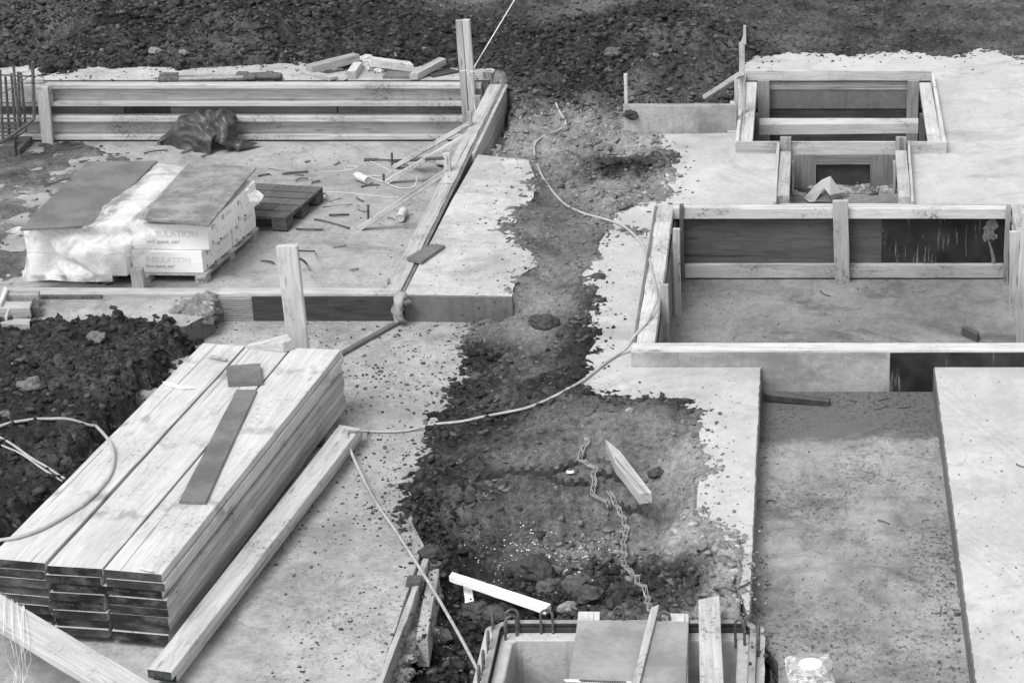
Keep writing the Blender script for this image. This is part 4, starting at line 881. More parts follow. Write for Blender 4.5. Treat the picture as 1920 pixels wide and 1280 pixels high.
b = MB(); tube(b, [P(396, 669, TP+.012), P(425, 675, TP+.012)], .012, 8); b.build('wooden_stick', 'mid', label='short round stick at the far end of the lumber stack', cat='stick')
b = MB(); patch(b, [[P(304, 714, TP+.03), P(320, 718, TP+.035), P(345, 723, TP+.012), P(362, 726, TP+.02)], [P(312, 723, TP+.006), P(325, 725, TP+.01), P(345, 729, TP+.006), P(360, 729, TP+.006)]], 4, 3, .008, 12, th=.003)
b.build('packing_strap', 'cloth', label='curled white packing strap on the left column of the lumber stack', cat='strap')
w0 = [P(461, 652, TP), P(532, 661, TP), P(549, 656, TP), P(540, 645, TP), P(470, 648, TP)]
b = MB(); hs = [.012, .075, .08, .08, .02]
vs = w0+[p+Vector((0, 0, h_)) for p, h_ in zip(w0, hs)]
b.add(vs, [(5, 6, 7, 8, 9), (4, 3, 2, 1, 0)]+[(i, (i+1) % 5, 5+(i+1) % 5, 5+i) for i in range(5)]); b.build('wedge_offcut', 'light', label='pale wedge offcut at the foot of the upright board on the stack', cat='offcut')
b = MB(); Yb_ = 16.45; vpost(b, 533, 572, Yb_, SB, 463, .06, .012, jit=.003); b.build('upright_board', ['pale'], label='broad pale upright board standing behind the lumber stack', cat='board')
for (px, py, px2, py2, lb) in ((371, 722, 376, 727, 'dark chip'), (308, 836, 318, 839, 'splinter')): pass
b = MB(); plank(b, P(262, 1063, TP+.012), P(287, 1069, TP+.02), .02, .004, seg=3); b.build('metal_clip', 'galv', label='tiny pale clip on the near end of the right plank column', cat='clip')
# timber beside the stack and the one in front
for dz, off, nm, lb in ((0, (0, 0), 'beam', 'weathered pale beam lying on the slab along the right side of the lumber stack'), (-.058, (9, 4), 'beam', 'lower beam, mostly hidden directly under the weathered pale beam beside the stack')):
    qb(nm, [(276+off[0], 1254+off[1]), (321+off[0], 1260+off[1]), (676+off[0]*.4, 803+off[1]), (636+off[0]*.4, 796+off[1])], SB+.16+dz, .056, ['pale' if dz == 0 else 'light', 'end'], seg=16, emi=1, label=lb, cat='beam')
for f, lb in ((.12, 'small dark block under the near end of the beam pair'), (.9, 'small dark block under the far end of the beam pair')):
    p = P(300, 1257, SB+.04).lerp(P(657, 800, SB+.04), f); bx('timber_block', p.x-.06, p.x+.06, p.y-.05, p.y+.05, SB, SB+.044, 'dark', label=lb, cat='block')
qb('plank', [(-60, 1076), (-60, 1140), (320, 1366), (320, 1302)], .22, .05, 'pale', seg=14, label='pale plank crossing the bottom left photo corner in front of the stack', cat='plank')
b = MB()
for k in range(9):
    x0 = random.uniform(5, 65); y0 = 1110+x0*.55
    pts = [P(x0, y0, .23), P(x0+random.uniform(-5, 12), y0+random.uniform(40, 70), .24), P(x0+random.uniform(-4, 16), y0+random.uniform(80, 110), .1), P(x0+random.uniform(0, 20), y0+random.uniform(120, 150), -.1), P(x0+random.uniform(-10, 30), y0+random.uniform(150, 190), -.2)]
    tube(b, crom(pts, 5), .0016, 5)
b.build('twine', 'string', label='loose thin twine hanging over the plank in the bottom left corner', cat='twine')
# ------------------------------------------------------------------ insulation pallet
random.seed(5)
def hexa(mb, q, z0, z1, mi=0, lean=Vector((0, 0, 0)), e=.008):
    "carton from its four plan corners, slightly rounded"
    vs = []; n = 4; c = sum((Vector((p[0], p[1], 0)) for p in q), Vector())/4
    prof = [(z0, .004), (z0+.006, 0), (z0+(z1-z0)*.5, -.004), (z1-.006, 0), (z1, .005)]
    for z, ins in prof:
        for p in q:
            v = Vector((p[0], p[1], 0)); v = v+(c-v).normalized()*ins; vs.append((v.x+lean.x*(z-z0), v.y+lean.y*(z-z0), z))
    fs = [tuple(range(3, -1, -1)), tuple(range(16, 20))]+[(r*4+i, r*4+(i+1) % 4, r*4+4+(i+1) % 4, r*4+4+i) for r in range(4) for i in range(4)]
    mb.add(vs, fs, None, mi); return mb
R0 = P(381.5, 512.4, -.505); R1_ = P(478, 425.7, -.505); sdir = (R1_-R0).normalized(); fdir = Vector((-1, .03, 0)).normalized(); DL = (R1_-R0).length
def text_on(parent, txt, org, ux, uz, size, mat, shear=0, outline=False):
    cu = bpy.data.curves.new('print', 'FONT'); cu.body = txt; cu.size = size; cu.extrude = .0006; cu.shear = shear
    if outline: cu.fill_mode = 'NONE'; cu.bevel_depth = size*.010; cu.extrude = 0; cu.bevel_resolution = 0
    tmp = bpy.data.objects.new('print', cu); COL.objects.link(tmp)
    dg = bpy.context.evaluated_depsgraph_get(); me = bpy.data.meshes.new_from_object(tmp.evaluated_get(dg)); bpy.data.objects.remove(tmp)
    nrm = ux.cross(uz); o = bpy.data.objects.new('printed_text', me); COL.objects.link(o); me.materials.clear(); me.materials.append(MT[mat])
    M4 = Matrix((ux, uz, nrm)).transposed().to_4x4(); M4.translation = org+nrm*.0015
    me.transform(M4); me.transform(Matrix.Translation(-org)); o.parent = parent; o.location = org-WL[parent]; WL[o] = org; return o
UZ = Vector((0, 0, 1)); UX = -fdir
def carton(nm, q, z0, z1, lb, front=None, side=False, lean=Vector((0, 0, 0))):
    mb = MB(); hexa(mb, q, z0, z1, lean=lean); o = mb.build('insulation_carton', 'card', label=lb, cat='carton', group='cartons of insulation on the loading pallet')
    # q: front-left, front-right, back-right, back-left
    fl, fr, br = [Vector((p[0], p[1], z0)) for p in q[:3]]
    if front:
        u = (fr-fl).normalized(); ln = (fr-fl).length
        h_ = z1-z0; org = fr-u*(ln*front)+UZ*h_*.50; org.y -= .002
        text_on(o, 'INSULATION', org, u, UZ, h_*.34, 'ink2', outline=True)
        text_on(o, 'Save space, yes!', org-UZ*h_*.24-u*.01+Vector((0, -.001, 0)), u, UZ, h_*.2, 'ink2', shear=.25)
    if side:
        u = (br-fr).normalized(); L = (br-fr).length; h_ = z1-z0; nr = u.cross(UZ)
        def pt(f, v): return fr+u*L*f+UZ*h_*v+nr*.002
        sm = MB()
        plank(sm, pt(.52, .72), pt(.62, .72), h_*.28, .001, up=tuple(nr), seg=1, warp=0, jit=0, ch=.0003); sm.build('printed_square', 'ink2', o)
        sm = MB()
        tube(sm, crom([pt(.16, .62), pt(.20, .78), pt(.26, .74), pt(.30, .52), pt(.31, .40)], 4), .0028, 5); tube(sm, crom([pt(.13, .72), pt(.17, .84), pt(.2, .66)], 4), .004, 5)
        tube(sm, [pt(.13, .12), pt(.13, .26)], .007, 5); tube(sm, [pt(.12, .06), pt(.26, .08)], .0025, 4); tube(sm, [pt(.5, .35), pt(.64, .38)], .0025, 4)
        tube(sm, [pt(.66, .70), pt(.90, .72)], .003, 4); tube(sm, [pt(.66, .78), pt(.84, .80)], .0025, 4)
        sm.build('printed_signs', 'ink', o)
        sm = MB(); tube(sm, [pt(.40, .05), pt(.43, .05)], .009, 6); sm.build('hand_slot', 'rubber', o)
    return o
def corner(s_, f_, lift=0): return R0+sdir*DL*s_+fdir*f_
Uo = UX*.045+sdir*(-.10)
z1_, z2_, z3_, z4_ = -.503, -.302, -.296, -.060
q = [corner(.0, .62), corner(.0, 0), corner(.545, .0), corner(.545, .62)]; carton('c', q, z1_, z2_, 'lower near white carton with INSULATION print, right pallet half', front=.80, side=True)
q = [corner(.56, .62), corner(.56, -.01), corner(1.0, -.01), corner(1.0, .62)]; carton('c', q, z1_, z2_, 'lower far white carton at right pallet edge', side=True)
q = [corner(.03, .64)+UX*.03, corner(.0, 0)+UX*.062+sdir*.03, corner(.55, 0)+UX*.05, corner(.55, .64)+UX*.03]; carton('c', q, z3_, z4_, 'upper near white carton with half-covered INSULATION print, below the spotted board', front=.82, side=True)
q = [corner(.565, .63)+UX*.03, corner(.565, 0)+UX*.045, corner(1.02, 0)+UX*.03, corner(1.02, .63)+UX*.03]; carton('c', q, z3_, z4_, 'upper far white carton below the far edge of the spotted board', side=True)
bl = Vector((-6.76, 19.50, 0)); bw_ = .86
for s0, s1, lbn in ((.0, .5, 'near'), (.515, 1.0, 'far')):
    for za, zb2, l2 in ((z1_, z2_, 'lower'), (z3_, -.04, 'upper')):
        q = [bl+sdir*DL*1.15*s0, bl+UX*bw_+sdir*DL*1.15*s0, bl+UX*bw_+sdir*DL*1.15*s1, bl+sdir*DL*1.15*s1]
        carton('c', q, za, zb2, '%s %s white carton under the plastic sheet, left pallet half' % (l2, lbn))
T = thing('loading_pallet', 'pale wooden pallet carrying the white insulation cartons', 'pallet', (-5.95, 20.1, LF))
for s_ in (.0, .22, .46, .70, .90): qplank(MB(), corner(s_, 1.62), corner(s_, -.03), corner(s_+.10, -.03), corner(s_+.10, 1.62), .022, seg=8).build('deck_board', 'pale', T)
for f_ in (-.02, .48, .80, 1.50):
    a_, b_ = corner(-.02, f_), corner(1.03, f_); off = Vector((0, 0, -.0235)); qplank(MB(), a_+fdir*.09+off, a_+off, b_+off, b_+fdir*.09+off, .02, seg=4).build('stringer', 'light', T)
    for s_ in (.0, .46, .92):
        a_, b_ = corner(s_, f_)+Vector((0, 0, -.045)), corner(s_+.085, f_)+Vector((0, 0, -.045)); qplank(MB(), a_+fdir*.1, a_, b_, b_+fdir*.1, .052, seg=2).build('block', 'light', T)
vpost(MB(), 245, 268, 19.33, LF, 506, .07).build('timber_block', 'light', label='short upright pale block in front of the carton pallet', cat='block')
qb('shuttering_board', [(37, 429), (173, 423), (295, 301.5), (162, 303)], [.035, .03, .02, .02], .021, 'gray', seg=8, warp=.006, label='plain grey shuttering board on the left half of the carton pile', cat='board')
qb('shuttering_board', [(260.5, 408), (391, 422), (481, 313), (355, 304.5)], [.012, .004, .004, .004], .021, 'spotted', seg=8, warp=.006, label='spotted cement-stained shuttering board on right half of the carton pile', cat='board')
b = MB(); Yv = 19.30
net = [[P(280, 312, -.03), P(305, 307, .02), P(332, 310, .02), P(352, 316, -.04)],
       [P(252, 345, .01), P(280, 342, .07), P(308, 345, .06), P(330, 350, -.03)],
       [P(196, 384, .02), P(235, 380, .09), P(265, 384, .07), P(292, 390, -.03)],
       [P(172, 420, .04), P(205, 414, .07), P(245, 416, .05), P(276, 420, -.03)],
       [PY(100, 440, 19.36), PY(170, 444, 19.30), PY(240, 440, 19.30), PY(292, 436, 19.36)],
       [PY(108, 470, 19.30), PY(170, 478, 19.20), PY(236, 470, 19.22), PY(291, 452, 19.34)],
       [PY(150, 496, 19.27), PY(190, 514, 19.17), PY(232, 500, 19.24), PY(286, 466, 19.33)]]
patch(b, net, 18, 14, .012, 2.8, sharp=True, seed=2); b.build('plastic_sheet', 'sheet', smooth=True, label='milky plastic sheet bulging between boards and draped over the carton front', cat='plastic sheet')
b = MB()
net = [[P(8, 436, -.03), P(38, 426, -.02), P(90, 432, -.024), P(140, 430, -.024), P(188, 424, -.024)],
       [PY(52, 446, 19.38), PY(70, 442, 19.36), PY(100, 444, 19.34), PY(150, 446, 19.34), PY(200, 446, 19.34)],
       [PY(50, 470, 19.36), PY(64, 474, 19.26), PY(100, 478, 19.34), PY(150, 480, 19.28), PY(205, 486, 19.34)],
       [PY(46, 500, 19.34), PY(58, 502, 19.22), PY(100, 500, 19.30), PY(150, 506, 19.22), PY(210, 508, 19.32)],
       [PY(44, 526, 19.30), PY(54, 527, 19.18), PY(92, 526, 19.22), PY(150, 528, 19.18), PY(212, 528, 19.28)]]
patch(b, net, 16, 14, .012, 2.7, sharp=True, seed=5); b.build('plastic_sheet', 'sheet', smooth=True, label='clear crinkled plastic veil hanging down the left front of the cartons', cat='plastic sheet')
b = MB(); patch(b, [[PY(462, 352, 20.4), PY(478, 356, 20.38), PY(485, 358, 20.36)], [PY(462, 372, 20.4), PY(480, 370, 20.34), PY(493, 368, 20.3)], [PY(464, 380, 20.38), PY(482, 380, 20.32), PY(486, 384, 20.3)]], 5, 5, .012, 12, sharp=True, th=.003)
b.build('film_scrap', 'sheet', label='white film end sticking out at the right side of the cartons', cat='film')
# ------------------------------------------------------------------ dark pallet
zt_ = LF+.145; pr, pf = P(535.5, 408.5, zt_), P(605, 350.5, zt_); vd = (pf-pr); dep = vd.length; vd.normalize(); ud = Vector((-vd.y, vd.x, 0)); ud = (ud+Vector((-.0, -.06, 0))).normalized()
T = thing('pallet', 'dark wet empty wooden pallet behind the cartons', 'pallet', (pr.x-.5, pr.y+.4, LF))
def pp(s_, f_, z): return Vector((pr.x, pr.y, z))+vd*dep*s_+ud*f_
for s_, w_ in ((.0, .18), (.21, .17), (.41, .17), (.61, .17), (.81, .19)): qplank(MB(), pp(s_, 1.2, zt_), pp(s_, 0, zt_), pp(s_+w_, 0, zt_), pp(s_+w_, 1.2, zt_), .022, seg=5, jit=.002).build('deck_board', 'dark', T)
for f_ in (.0, .53, 1.06): qplank(MB(), pp(0, f_+.14, zt_-.023), pp(0, f_, zt_-.023), pp(1, f_, zt_-.023), pp(1, f_+.14, zt_-.023), .022, seg=3).build('stringer', 'dark', T)
for s_ in (.0, .41, .82):
    for f_ in (.0, .53, 1.06): qplank(MB(), pp(s_, f_+.14, zt_-.046), pp(s_, f_, zt_-.046), pp(s_+.18, f_, zt_-.046), pp(s_+.18, f_+.14, zt_-.046), .078, seg=1).build('block', 'dark', T)
    qplank(MB(), pp(s_+.02, 1.2, zt_-.1245), pp(s_+.02, 0, zt_-.1245), pp(s_+.16, 0, zt_-.1245), pp(s_+.16, 1.2, zt_-.1245), .02, seg=3).build('bottom_board', 'dark', T)
# ------------------------------------------------------------------ black tarpaulin heap
b = MB(); z0 = LF+.005
net = [[P(322, 250, z0), P(345, 246, z0), P(372, 244, z0), P(398, 246, z0)],
       [P(312, 258, z0+.04), PY(338, 226, 23.33), PY(366, 214, 23.36), PY(402, 226, 23.30)],
       [P(302, 266, z0+.03), PY(338, 238, 23.20), PY(385, 236, 23.16), PY(412, 244, 23.16)],
       [P(300, 269, z0), PY(340, 262, 23.18), PY(388, 262, 23.06), PY(396, 262, 23.06)],
       [P(302, 270, z0), P(345, 279, z0), P(388, 289, z0), P(396, 288, z0)]]
patch(b, net, 14, 14, .030, 4.2, sharp=True, seed=9)
net = [[PY(382, 238, 23.38), PY(390, 212, 23.38), PY(410, 206, 23.38), PY(432, 216, 23.38), PY(442, 226, 23.38)],
       [PY(380, 228, 23.28), PY(390, 213, 23.30), PY(410, 212, 23.24), PY(432, 222, 23.24), PY(445, 245, 23.28)],
       [PY(384, 240, 23.20), PY(398, 236, 23.15), PY(415, 246, 23.12), PY(432, 258, 23.16), PY(448, 262, 23.24)],
       [PY(400, 262, 23.1), PY(408, 258, 23.08), PY(422, 268, 23.06), PY(445, 268, 23.14), P(470, 266, z0+.05)],
       [P(412, 276, z0), P(420, 281, z0), P(432, 281, z0+.01), P(460, 278, z0+.03), P(487, 274, z0)]]
patch(b, net, 13, 13, .032, 5.5, sharp=True, seed=4)
b.build('tarpaulin', 'tarp', smooth=True, label='crumpled black plastic tarpaulin heaped against the beam formwork', cat='tarpaulin')
# ------------------------------------------------------------------ rebar cage, far left
T = thing('rebar_cage', 'rusty reinforcement cage standing at the left photo border', 'rebar', (-8.3, 23.0, LF))
Yr = 23.0
for k, (x0, y0, x1, y1) in enumerate(((0, 131, 5, 262), (10, 144, 19, 268), (21, 138, 31, 262), (25.5, 124, 36, 244), (34, 135, 39, 245), (39, 136, 49, 248), (-14, 130, -8, 262), (-26, 130, -20, 262))):
    b = MB(); tube(b, [PY(x0, y0, Yr+.15*(k % 3)), PY(x1, y1, Yr+.15*(k % 3))], .014, 8); b.build('upright_bar', 'rust', T)
b = MB(); tube(b, crom([PY(61.5, 117, Yr), PY(62.5, 170, Yr), PY(64, 215, Yr), PY(61, 225, Yr-.04), PY(46, 237, Yr-.15), PY(10, 262, Yr-.45), PY(-6, 271, Yr-.6)], 6), .017, 8); b.build('hooked_bar', 'rust', T)
b = MB(); tube(b, crom([PY(49, 240, Yr), PY(40, 250, Yr-.1), PY(12, 262, Yr-.3), PY(-6, 268, Yr-.45)], 6), .015, 8); b.build('hooked_bar', 'rust', T)
for y0, y1, x1 in ((140, 144, 68), (224, 222, 58), (233, 232, 36), (241, 240, 34), (248, 247, 30), (255, 254, 26)):
    b = MB(); tube(b, [PY(-40, y0-1, Yr+.1), PY(x1, y1, Yr+.1)], .009, 6); b.build('cross_bar', 'rust', T)
b = MB(); tube(b, crom([PY(0, 178, Yr), PY(28, 161, Yr), PY(58, 141, Yr), PY(66, 146, Yr)], 4), .007, 6); b.build('tie_wire', 'rust', T)
for (q, z, t, lb) in (([(3, 274), (27, 274), (29, 258), (6, 257)], LF+.12, .12, 'dark block under the rebar cage with a pale cut edge'), ([(22, 281), (36, 281), (60, 256), (26, 255)], LF+.07, .06, 'flat dark board offcut right of the rebar cage foot')):
    qb('timber_block', q, z, t, 'dark', label=lb, cat='block')
# ------------------------------------------------------------------ debris on the back strip
def deb(nm, q, z, t, m, lb, cat='offcut', **k): return qb(nm, q, z, t, m, label=lb, cat=cat, **k)
deb('timber_offcut', [(573, 121), (585, 124.5), (674, 102), (662, 99)], [.11, .11, .16, .16], .085, 'mid', 'longest timber offcut, propped on the soil heap behind the back formwork')
deb('timber_offcut', [(562, 130.5), (618, 146), (634, 142.5), (575, 131)], [.04]*4, .035, 'light', 'low pale lath lying in front of the longest offcut')
deb('timber_offcut', [(649.5, 134), (666, 134.5), (678, 116.5), (663, 116)], [.085]*4, .085, ['pale', 'mid'], 'short square pale block pointing to the camera on the back strip', emi=1)
deb('timber_offcut', [(694, 105.5), (698, 111), (775, 121.5), (768, 115)], [.16, .15, .11, .12], .085, 'pale', 'pale timber resting on the rubble lump on the back strip')
deb('timber_offcut', [(767, 138), (783, 138), (836, 110), (822, 107)], [.075, .075, .12, .12], .07, 'light', 'light timber lying across a grey board scrap beside the tall post')
deb('board_scrap', [(717, 142.5), (768, 143.5), (776, 134), (728, 132)], [.03]*4, .028, 'gray', 'thick grey board scrap below the leaning light timber')
deb('board_scrap', [(800, 136), (811, 143), (862, 133), (838, 127)], [.02]*4, .015, 'panel', 'thin dark board scrap left of the tall post')
b = MB()
for k, (x, y, s_) in enumerate(((690, 119, .09), (706, 128, .10), (718, 126, .09), (700, 124, .08), (730, 128, .06), (684, 126, .05), (740, 126, .05), (712, 136, .05))): p = P(x, y, .0); rock(b, (p.x, p.y, s_*.4), (s_, s_*.8, s_*.6), k*2.3, 3, .5, val=.42)
b.build('rubble_lump', 'stone', label='crumbly pale concrete lump under the timbers on the back strip', cat='rubble')
for k, (xa, ya, xb, yb2, lb) in enumerate(((300, 142.5, 470, 141, 'rear steel prop lying on the back strip'), (297, 149.5, 486, 144.5, 'front steel prop lying on the back strip'))):
    a_, b_ = P(xa, ya, .035), P(xb, yb2, .035); T = thing('steel_prop', lb, 'steel prop', ((a_+b_)/2).to_tuple()[:2]+(0,), 'steel props on the back strip')
    m1 = a_.lerp(b_, .2); m2 = a_.lerp(b_, .84)
    b = MB(); tube(b, [a_, m1], .034, 10); b.build('sleeve', 'rust', T); b = MB(); tube(b, [m1, m2], .021, 10); b.build('rod', 'steel', T)
    b = MB(); lathe(b, m2, b_, [(0, .02), (.02, .04), (.12, .04), (.14, .025), (.3, .03), (.32, .045), (.38, .04), (.40, .02), ((b_-m2).length, .018)], 10); b.build('threaded_head', 'rust', T)
# ------------------------------------------------------------------ precast shaft, bottom
ZC = -.10
xo0, xo1 = P(890, 1262, ZC).x, P(1432, 1262, ZC).x; yo = P(930, 1171, ZC).y
xs0, xs1 = P(921, 1250, ZC).x, P(1408, 1250, ZC).x; ys1 = P(1100, 1181, ZC).y
xc0, xc1 = P(948, 1260, ZC).x, P(1380, 1260, ZC).x; yc1 = P(1100, 1196, ZC).y; yn = 10.9; zbt = -1.7
T = thing('concrete_shaft', 'open precast concrete shaft with rebar loops at the bottom of the photo', 'shaft', ((xo0+xo1)/2, (yo+yn)/2, zbt))
def ring(mb, o, i, z0, z1, ch=.008, r=.04):
    "rectangular tube wall; o,i = (x0,x1,y0,y1), rounded inner corners"
    def rr(q, rad, z):
        x0, x1, y0, y1 = q; out = []
        for (cx_, cy_, a0) in ((x1-rad, y1-rad, 0), (x0+rad, y1-rad, 90), (x0+rad, y0+rad, 180), (x1-rad, y0+rad, 270)):
            for k in range(5): an = math.radians(a0+k*22.5); out.append((cx_+rad*math.cos(an), cy_+rad*math.sin(an), z))
        return out
    L = [rr(o, r, z0), rr(o, r, z1-ch), rr((o[0]+ch, o[1]-ch, o[2]+ch, o[3]-ch), r, z1), rr((i[0]-ch, i[1]+ch, i[2]-ch, i[3]+ch), r, z1), rr(i, r, z1-ch), rr((i[0]+.03, i[1]-.03, i[2]+.02, i[3]-.03), r, z0)]
    vs = sum(L, []); n = 20; fs = [(k*n+j, k*n+(j+1) % n, (k+1)*n+(j+1) % n, (k+1)*n+j) for k in range(5) for j in range(n)]
    mb.add(vs, fs, None, [0]*(n*4)+[1]*n if True else 0); return mb
b = MB(); ring(b, (xo0, xo1, yn, yo), (xs0, xs1, yn+.2, ys1+.015), zbt, ZC); b.build('outer_wall', ['c_cham', 'c_cham'], T)
b = MB(); ring(b, (xs0+.012, xs1-.012, yn+.22, ys1-.004), (xc0, xc1, yn+.3, yc1), zbt, ZC-.012); b.build('inner_wall', ['c_cham', 'c_chin'], T)
b = MB(); x0, x1, y1 = xs0-.008, xs1+.008, ys1+.015; r_ = .09
pts = [(x0, yn, 0), (x0, y1-r_, 0)]+[(x0+r_-r_*math.cos(math.radians(a)), y1-r_+r_*math.sin(math.radians(a)), 0) for a in (22, 45, 68)]+[(x0+r_, y1, 0), (x1-r_, y1, 0)]+[(x1-r_+r_*math.sin(math.radians(a)), y1-r_+r_*math.cos(math.radians(a)), 0) for a in (22, 45, 68)]+[(x1, y1-r_, 0), (x1, yn, 0)]
for (z0, z1, th) in ((ZC-.02, ZC+.022, .03), (ZC+.0225, ZC+.036, .016), (ZC+.0365, ZC+.05, .04), (ZC+.0502, ZC+.053, .039)):
    if z1 > ZC+.0525: b.build('sealing_strip', 'rubber', T); b = MB()
    vs = []; n = len(pts)
    for i, p in enumerate(pts):
        a_ = Vector(pts[max(i-1, 0)]); c_ = Vector(pts[min(i+1, n-1)]); d_ = (c_-a_).normalized(); nn = Vector((-d_.y, d_.x, 0))
        for s_, z in ((-1, z0), (1, z0), (1, z1), (-1, z1)): vs.append(Vector(p)+nn*s_*th/2+Vector((0, 0, z)))
    b.add(vs, [(i*4+j, i*4+(j+1) % 4, i*4+4+(j+1) % 4, i*4+4+j) for i in range(n-1) for j in range(4)]+[(3, 2, 1, 0), tuple(range(n*4-4, n*4))])
b.build('lit_dusty_top', 'greyplastic', T)  # paler top layer of the seal: dust, and light from above put into colour
bx('shaft_floor', xc0-.02, xc1+.02, yn, yc1+.02, zbt-.05, zbt+.02, 'c_chin', T)
def loop(x0, y0, x1, y1, h, lb=None, zb=ZC, r=.0085):
    m = ((x0+x1)/2, (y0+y1)/2); k = []
    for i in range(9):
        an = math.pi*i/8; f = .5-.5*math.cos(an); k.append((x0+(x1-x0)*f, y0+(y1-y0)*f, zb+h*.75+h*.25*math.sin(an)))
    b = MB(); tube(b, [(x0, y0, zb-.05)]+k+[(x1, y1, zb-.05)], r, 8); b.build('rebar_loop', 'rust', T)
def lp(pa, pb, top): a_, b_ = P(*pa, ZC), P(*pb, ZC); loop(a_.x, a_.y, b_.x, b_.y, ZY((a_.y+b_.y)/2, top)-ZC)
lp((948, 1196), (969, 1188), 1155); lp((950, 1184), (973, 1182), 1142); lp((1015, 1184), (1037, 1184), 1143); lp((1152, 1184), (1170, 1184), 1137); lp((1238, 1184), (1256, 1184), 1146)
lp((1379, 1199), (1396, 1206), 1162); lp((1397, 1185), (1417, 1182), 1153); lp((925, 1193), (925.5, 1180), 1148); lp((916, 1232), (917, 1216), 1186); lp((907, 1268), (908, 1252), 1222); lp((899, 1300), (900, 1284), 1250)
for px, py, tp in ((1421, 1230, 1164),): a_ = P(px, py, ZC); b = MB(); tube(b, [(a_.x, a_.y, ZC-.05), (a_.x+.01, a_.y, ZY(a_.y, tp))], .0085, 8); b.build('rebar_loop', 'rust', T)
b = MB(); patch(b, [[P(1425, 1192, ZC+.02), P(1434, 1194, ZC+.03)], [P(1426, 1240, ZC+.01), P(1433, 1242, ZC+.03)], [P(1424, 1290, ZC+.02), P(1433, 1292, ZC+.02)]], 4, 8, .006, 9, th=.03)
b.build('edge_board', 'dusty', label='mud-splashed board edge on the right rim of the concrete shaft', cat='board')
# things on the shaft
zs_ = ZC+.055
for q, lb in (([(1066, 1500), (1112, 1500), (1125, 1146), (1084, 1146)], 'left pale support board peeking out under the grey cover sheet'), ([(1245, 1500), (1288, 1500), (1291, 1150), (1252, 1149)], 'right pale support board peeking out under the grey cover sheet')):
    qb('support_board', q, zs_+.026, .024, 'pale', label=lb, cat='board')
qb('cover_sheet', [(1050, 1380), (1282, 1380), (1291.5, 1164.5), (1083, 1161.5)], zs_+.043, .014, 'ply', seg=8, label='grey plywood sheet covering the middle of the concrete shaft', cat='sheet')
b = MB(); a_ = [P(1181, 1296, zs_+.07), P(1194.5, 1296, zs_+.07), P(1236, 1132, zs_+.07), P(1220, 1139, zs_+.07)]
qplank(b, *a_, .024, seg=8); b.build('lath', 'pale', label='narrow pale lath lying obliquely on the grey cover sheet', cat='lath')
b = MB(); q0, q1, q2, q3 = P(1056, 1272, zs_+.06), P(1061, 1276.5, zs_+.06), P(1184, 1283, zs_+.06), P(1184, 1276, zs_+.06)
qplank(b, q0, q1, q2, q3, .004, seg=4, ch=.001)
for k in range(20):
    for r_ in (.28, .68):
        f = .24+.035*k+(0 if r_ < .5 else .017)
        if f > .97: continue
        p = q0.lerp(q3, f).lerp(q1.lerp(q2, f), r_)+Vector((0, 0, .0012)); lathe(b, p-Vector((0, 0, .001)), p, [(0, .0075), (.001, .0075)], 8, mi=1)
b.build('perforated_strip', ['galv', 'rubber'], label='perforated metal strip on the near edge of the cover sheet', cat='strip')
qb('plank', [(1316, 1500), (1367, 1500), (1349, 1116), (1309.5, 1124)], [zs_+.05, zs_+.05, .08, .08], .045, 'pale', seg=10, warp=-.004, label='broad pale plank spanning the right end of the concrete shaft', cat='plank')
# packet with a coil
c0 = P(1519, 1254, .0)
T = thing('coil_packet', 'clear plastic packet with a coiled band around a white core, at the bottom edge', 'packet', (c0.x, c0.y, -.02))
b = MB(); lathe(b, (c0.x, c0.y, .0), (c0.x, c0.y, .1), [(0, .13), (.0, .135), (.035, .135), (.038, .125), (.038, .07), (.03, .065)], 40); b.build('coil', 'steel', T)
b = MB(); lathe(b, (c0.x, c0.y, .028), (c0.x, c0.y, .1), [(0, .068), (.009, .068), (.0095, .066)], 32); lathe(b, (c0.x, c0.y, .038), (c0.x, c0.y, .1), [(0, .012), (.003, .011)], 12); b.build('core_disc', 'card', T)
b = MB(); patch(b, [[P(1470, 1228, .02), P(1500, 1236, .045), P(1530, 1236, .045), P(1550, 1225, .03)], [P(1472, 1250, .03), P(1500, 1250, .05), P(1530, 1250, .05), P(1556, 1248, .02)], [P(1478, 1275, .02), P(1500, 1272, .045), P(1530, 1272, .045), P(1562, 1270, .01)], [P(1482, 1296, .0), P(1500, 1296, .01), P(1535, 1296, .01), P(1566, 1294, .0)]], 6, 6, .012, 9, sharp=True, seed=8)
def film():
    s = N('clear_film'); p = s.pos(); m = s.done(.85, .2, s.noise(p, 30, 4), .5, .01, .6)
    tr = s.new('ShaderNodeBsdfTransparent'); m2 = s.new('ShaderNodeMixShader'); s.put(m2.inputs[0], s.step(s.noise(p, 16, 5, .7, 2), .4, .62, .9, .45))
    s.t.links.new(s.b.outputs[0], m2.inputs[1]); s.t.links.new(tr.outputs[0], m2.inputs[2]); s.t.links.new(m2.outputs[0], s.t.nodes['Material Output'].inputs[0]); return m
MT['film'] = film(); b.build('film', 'film', T, smooth=True)
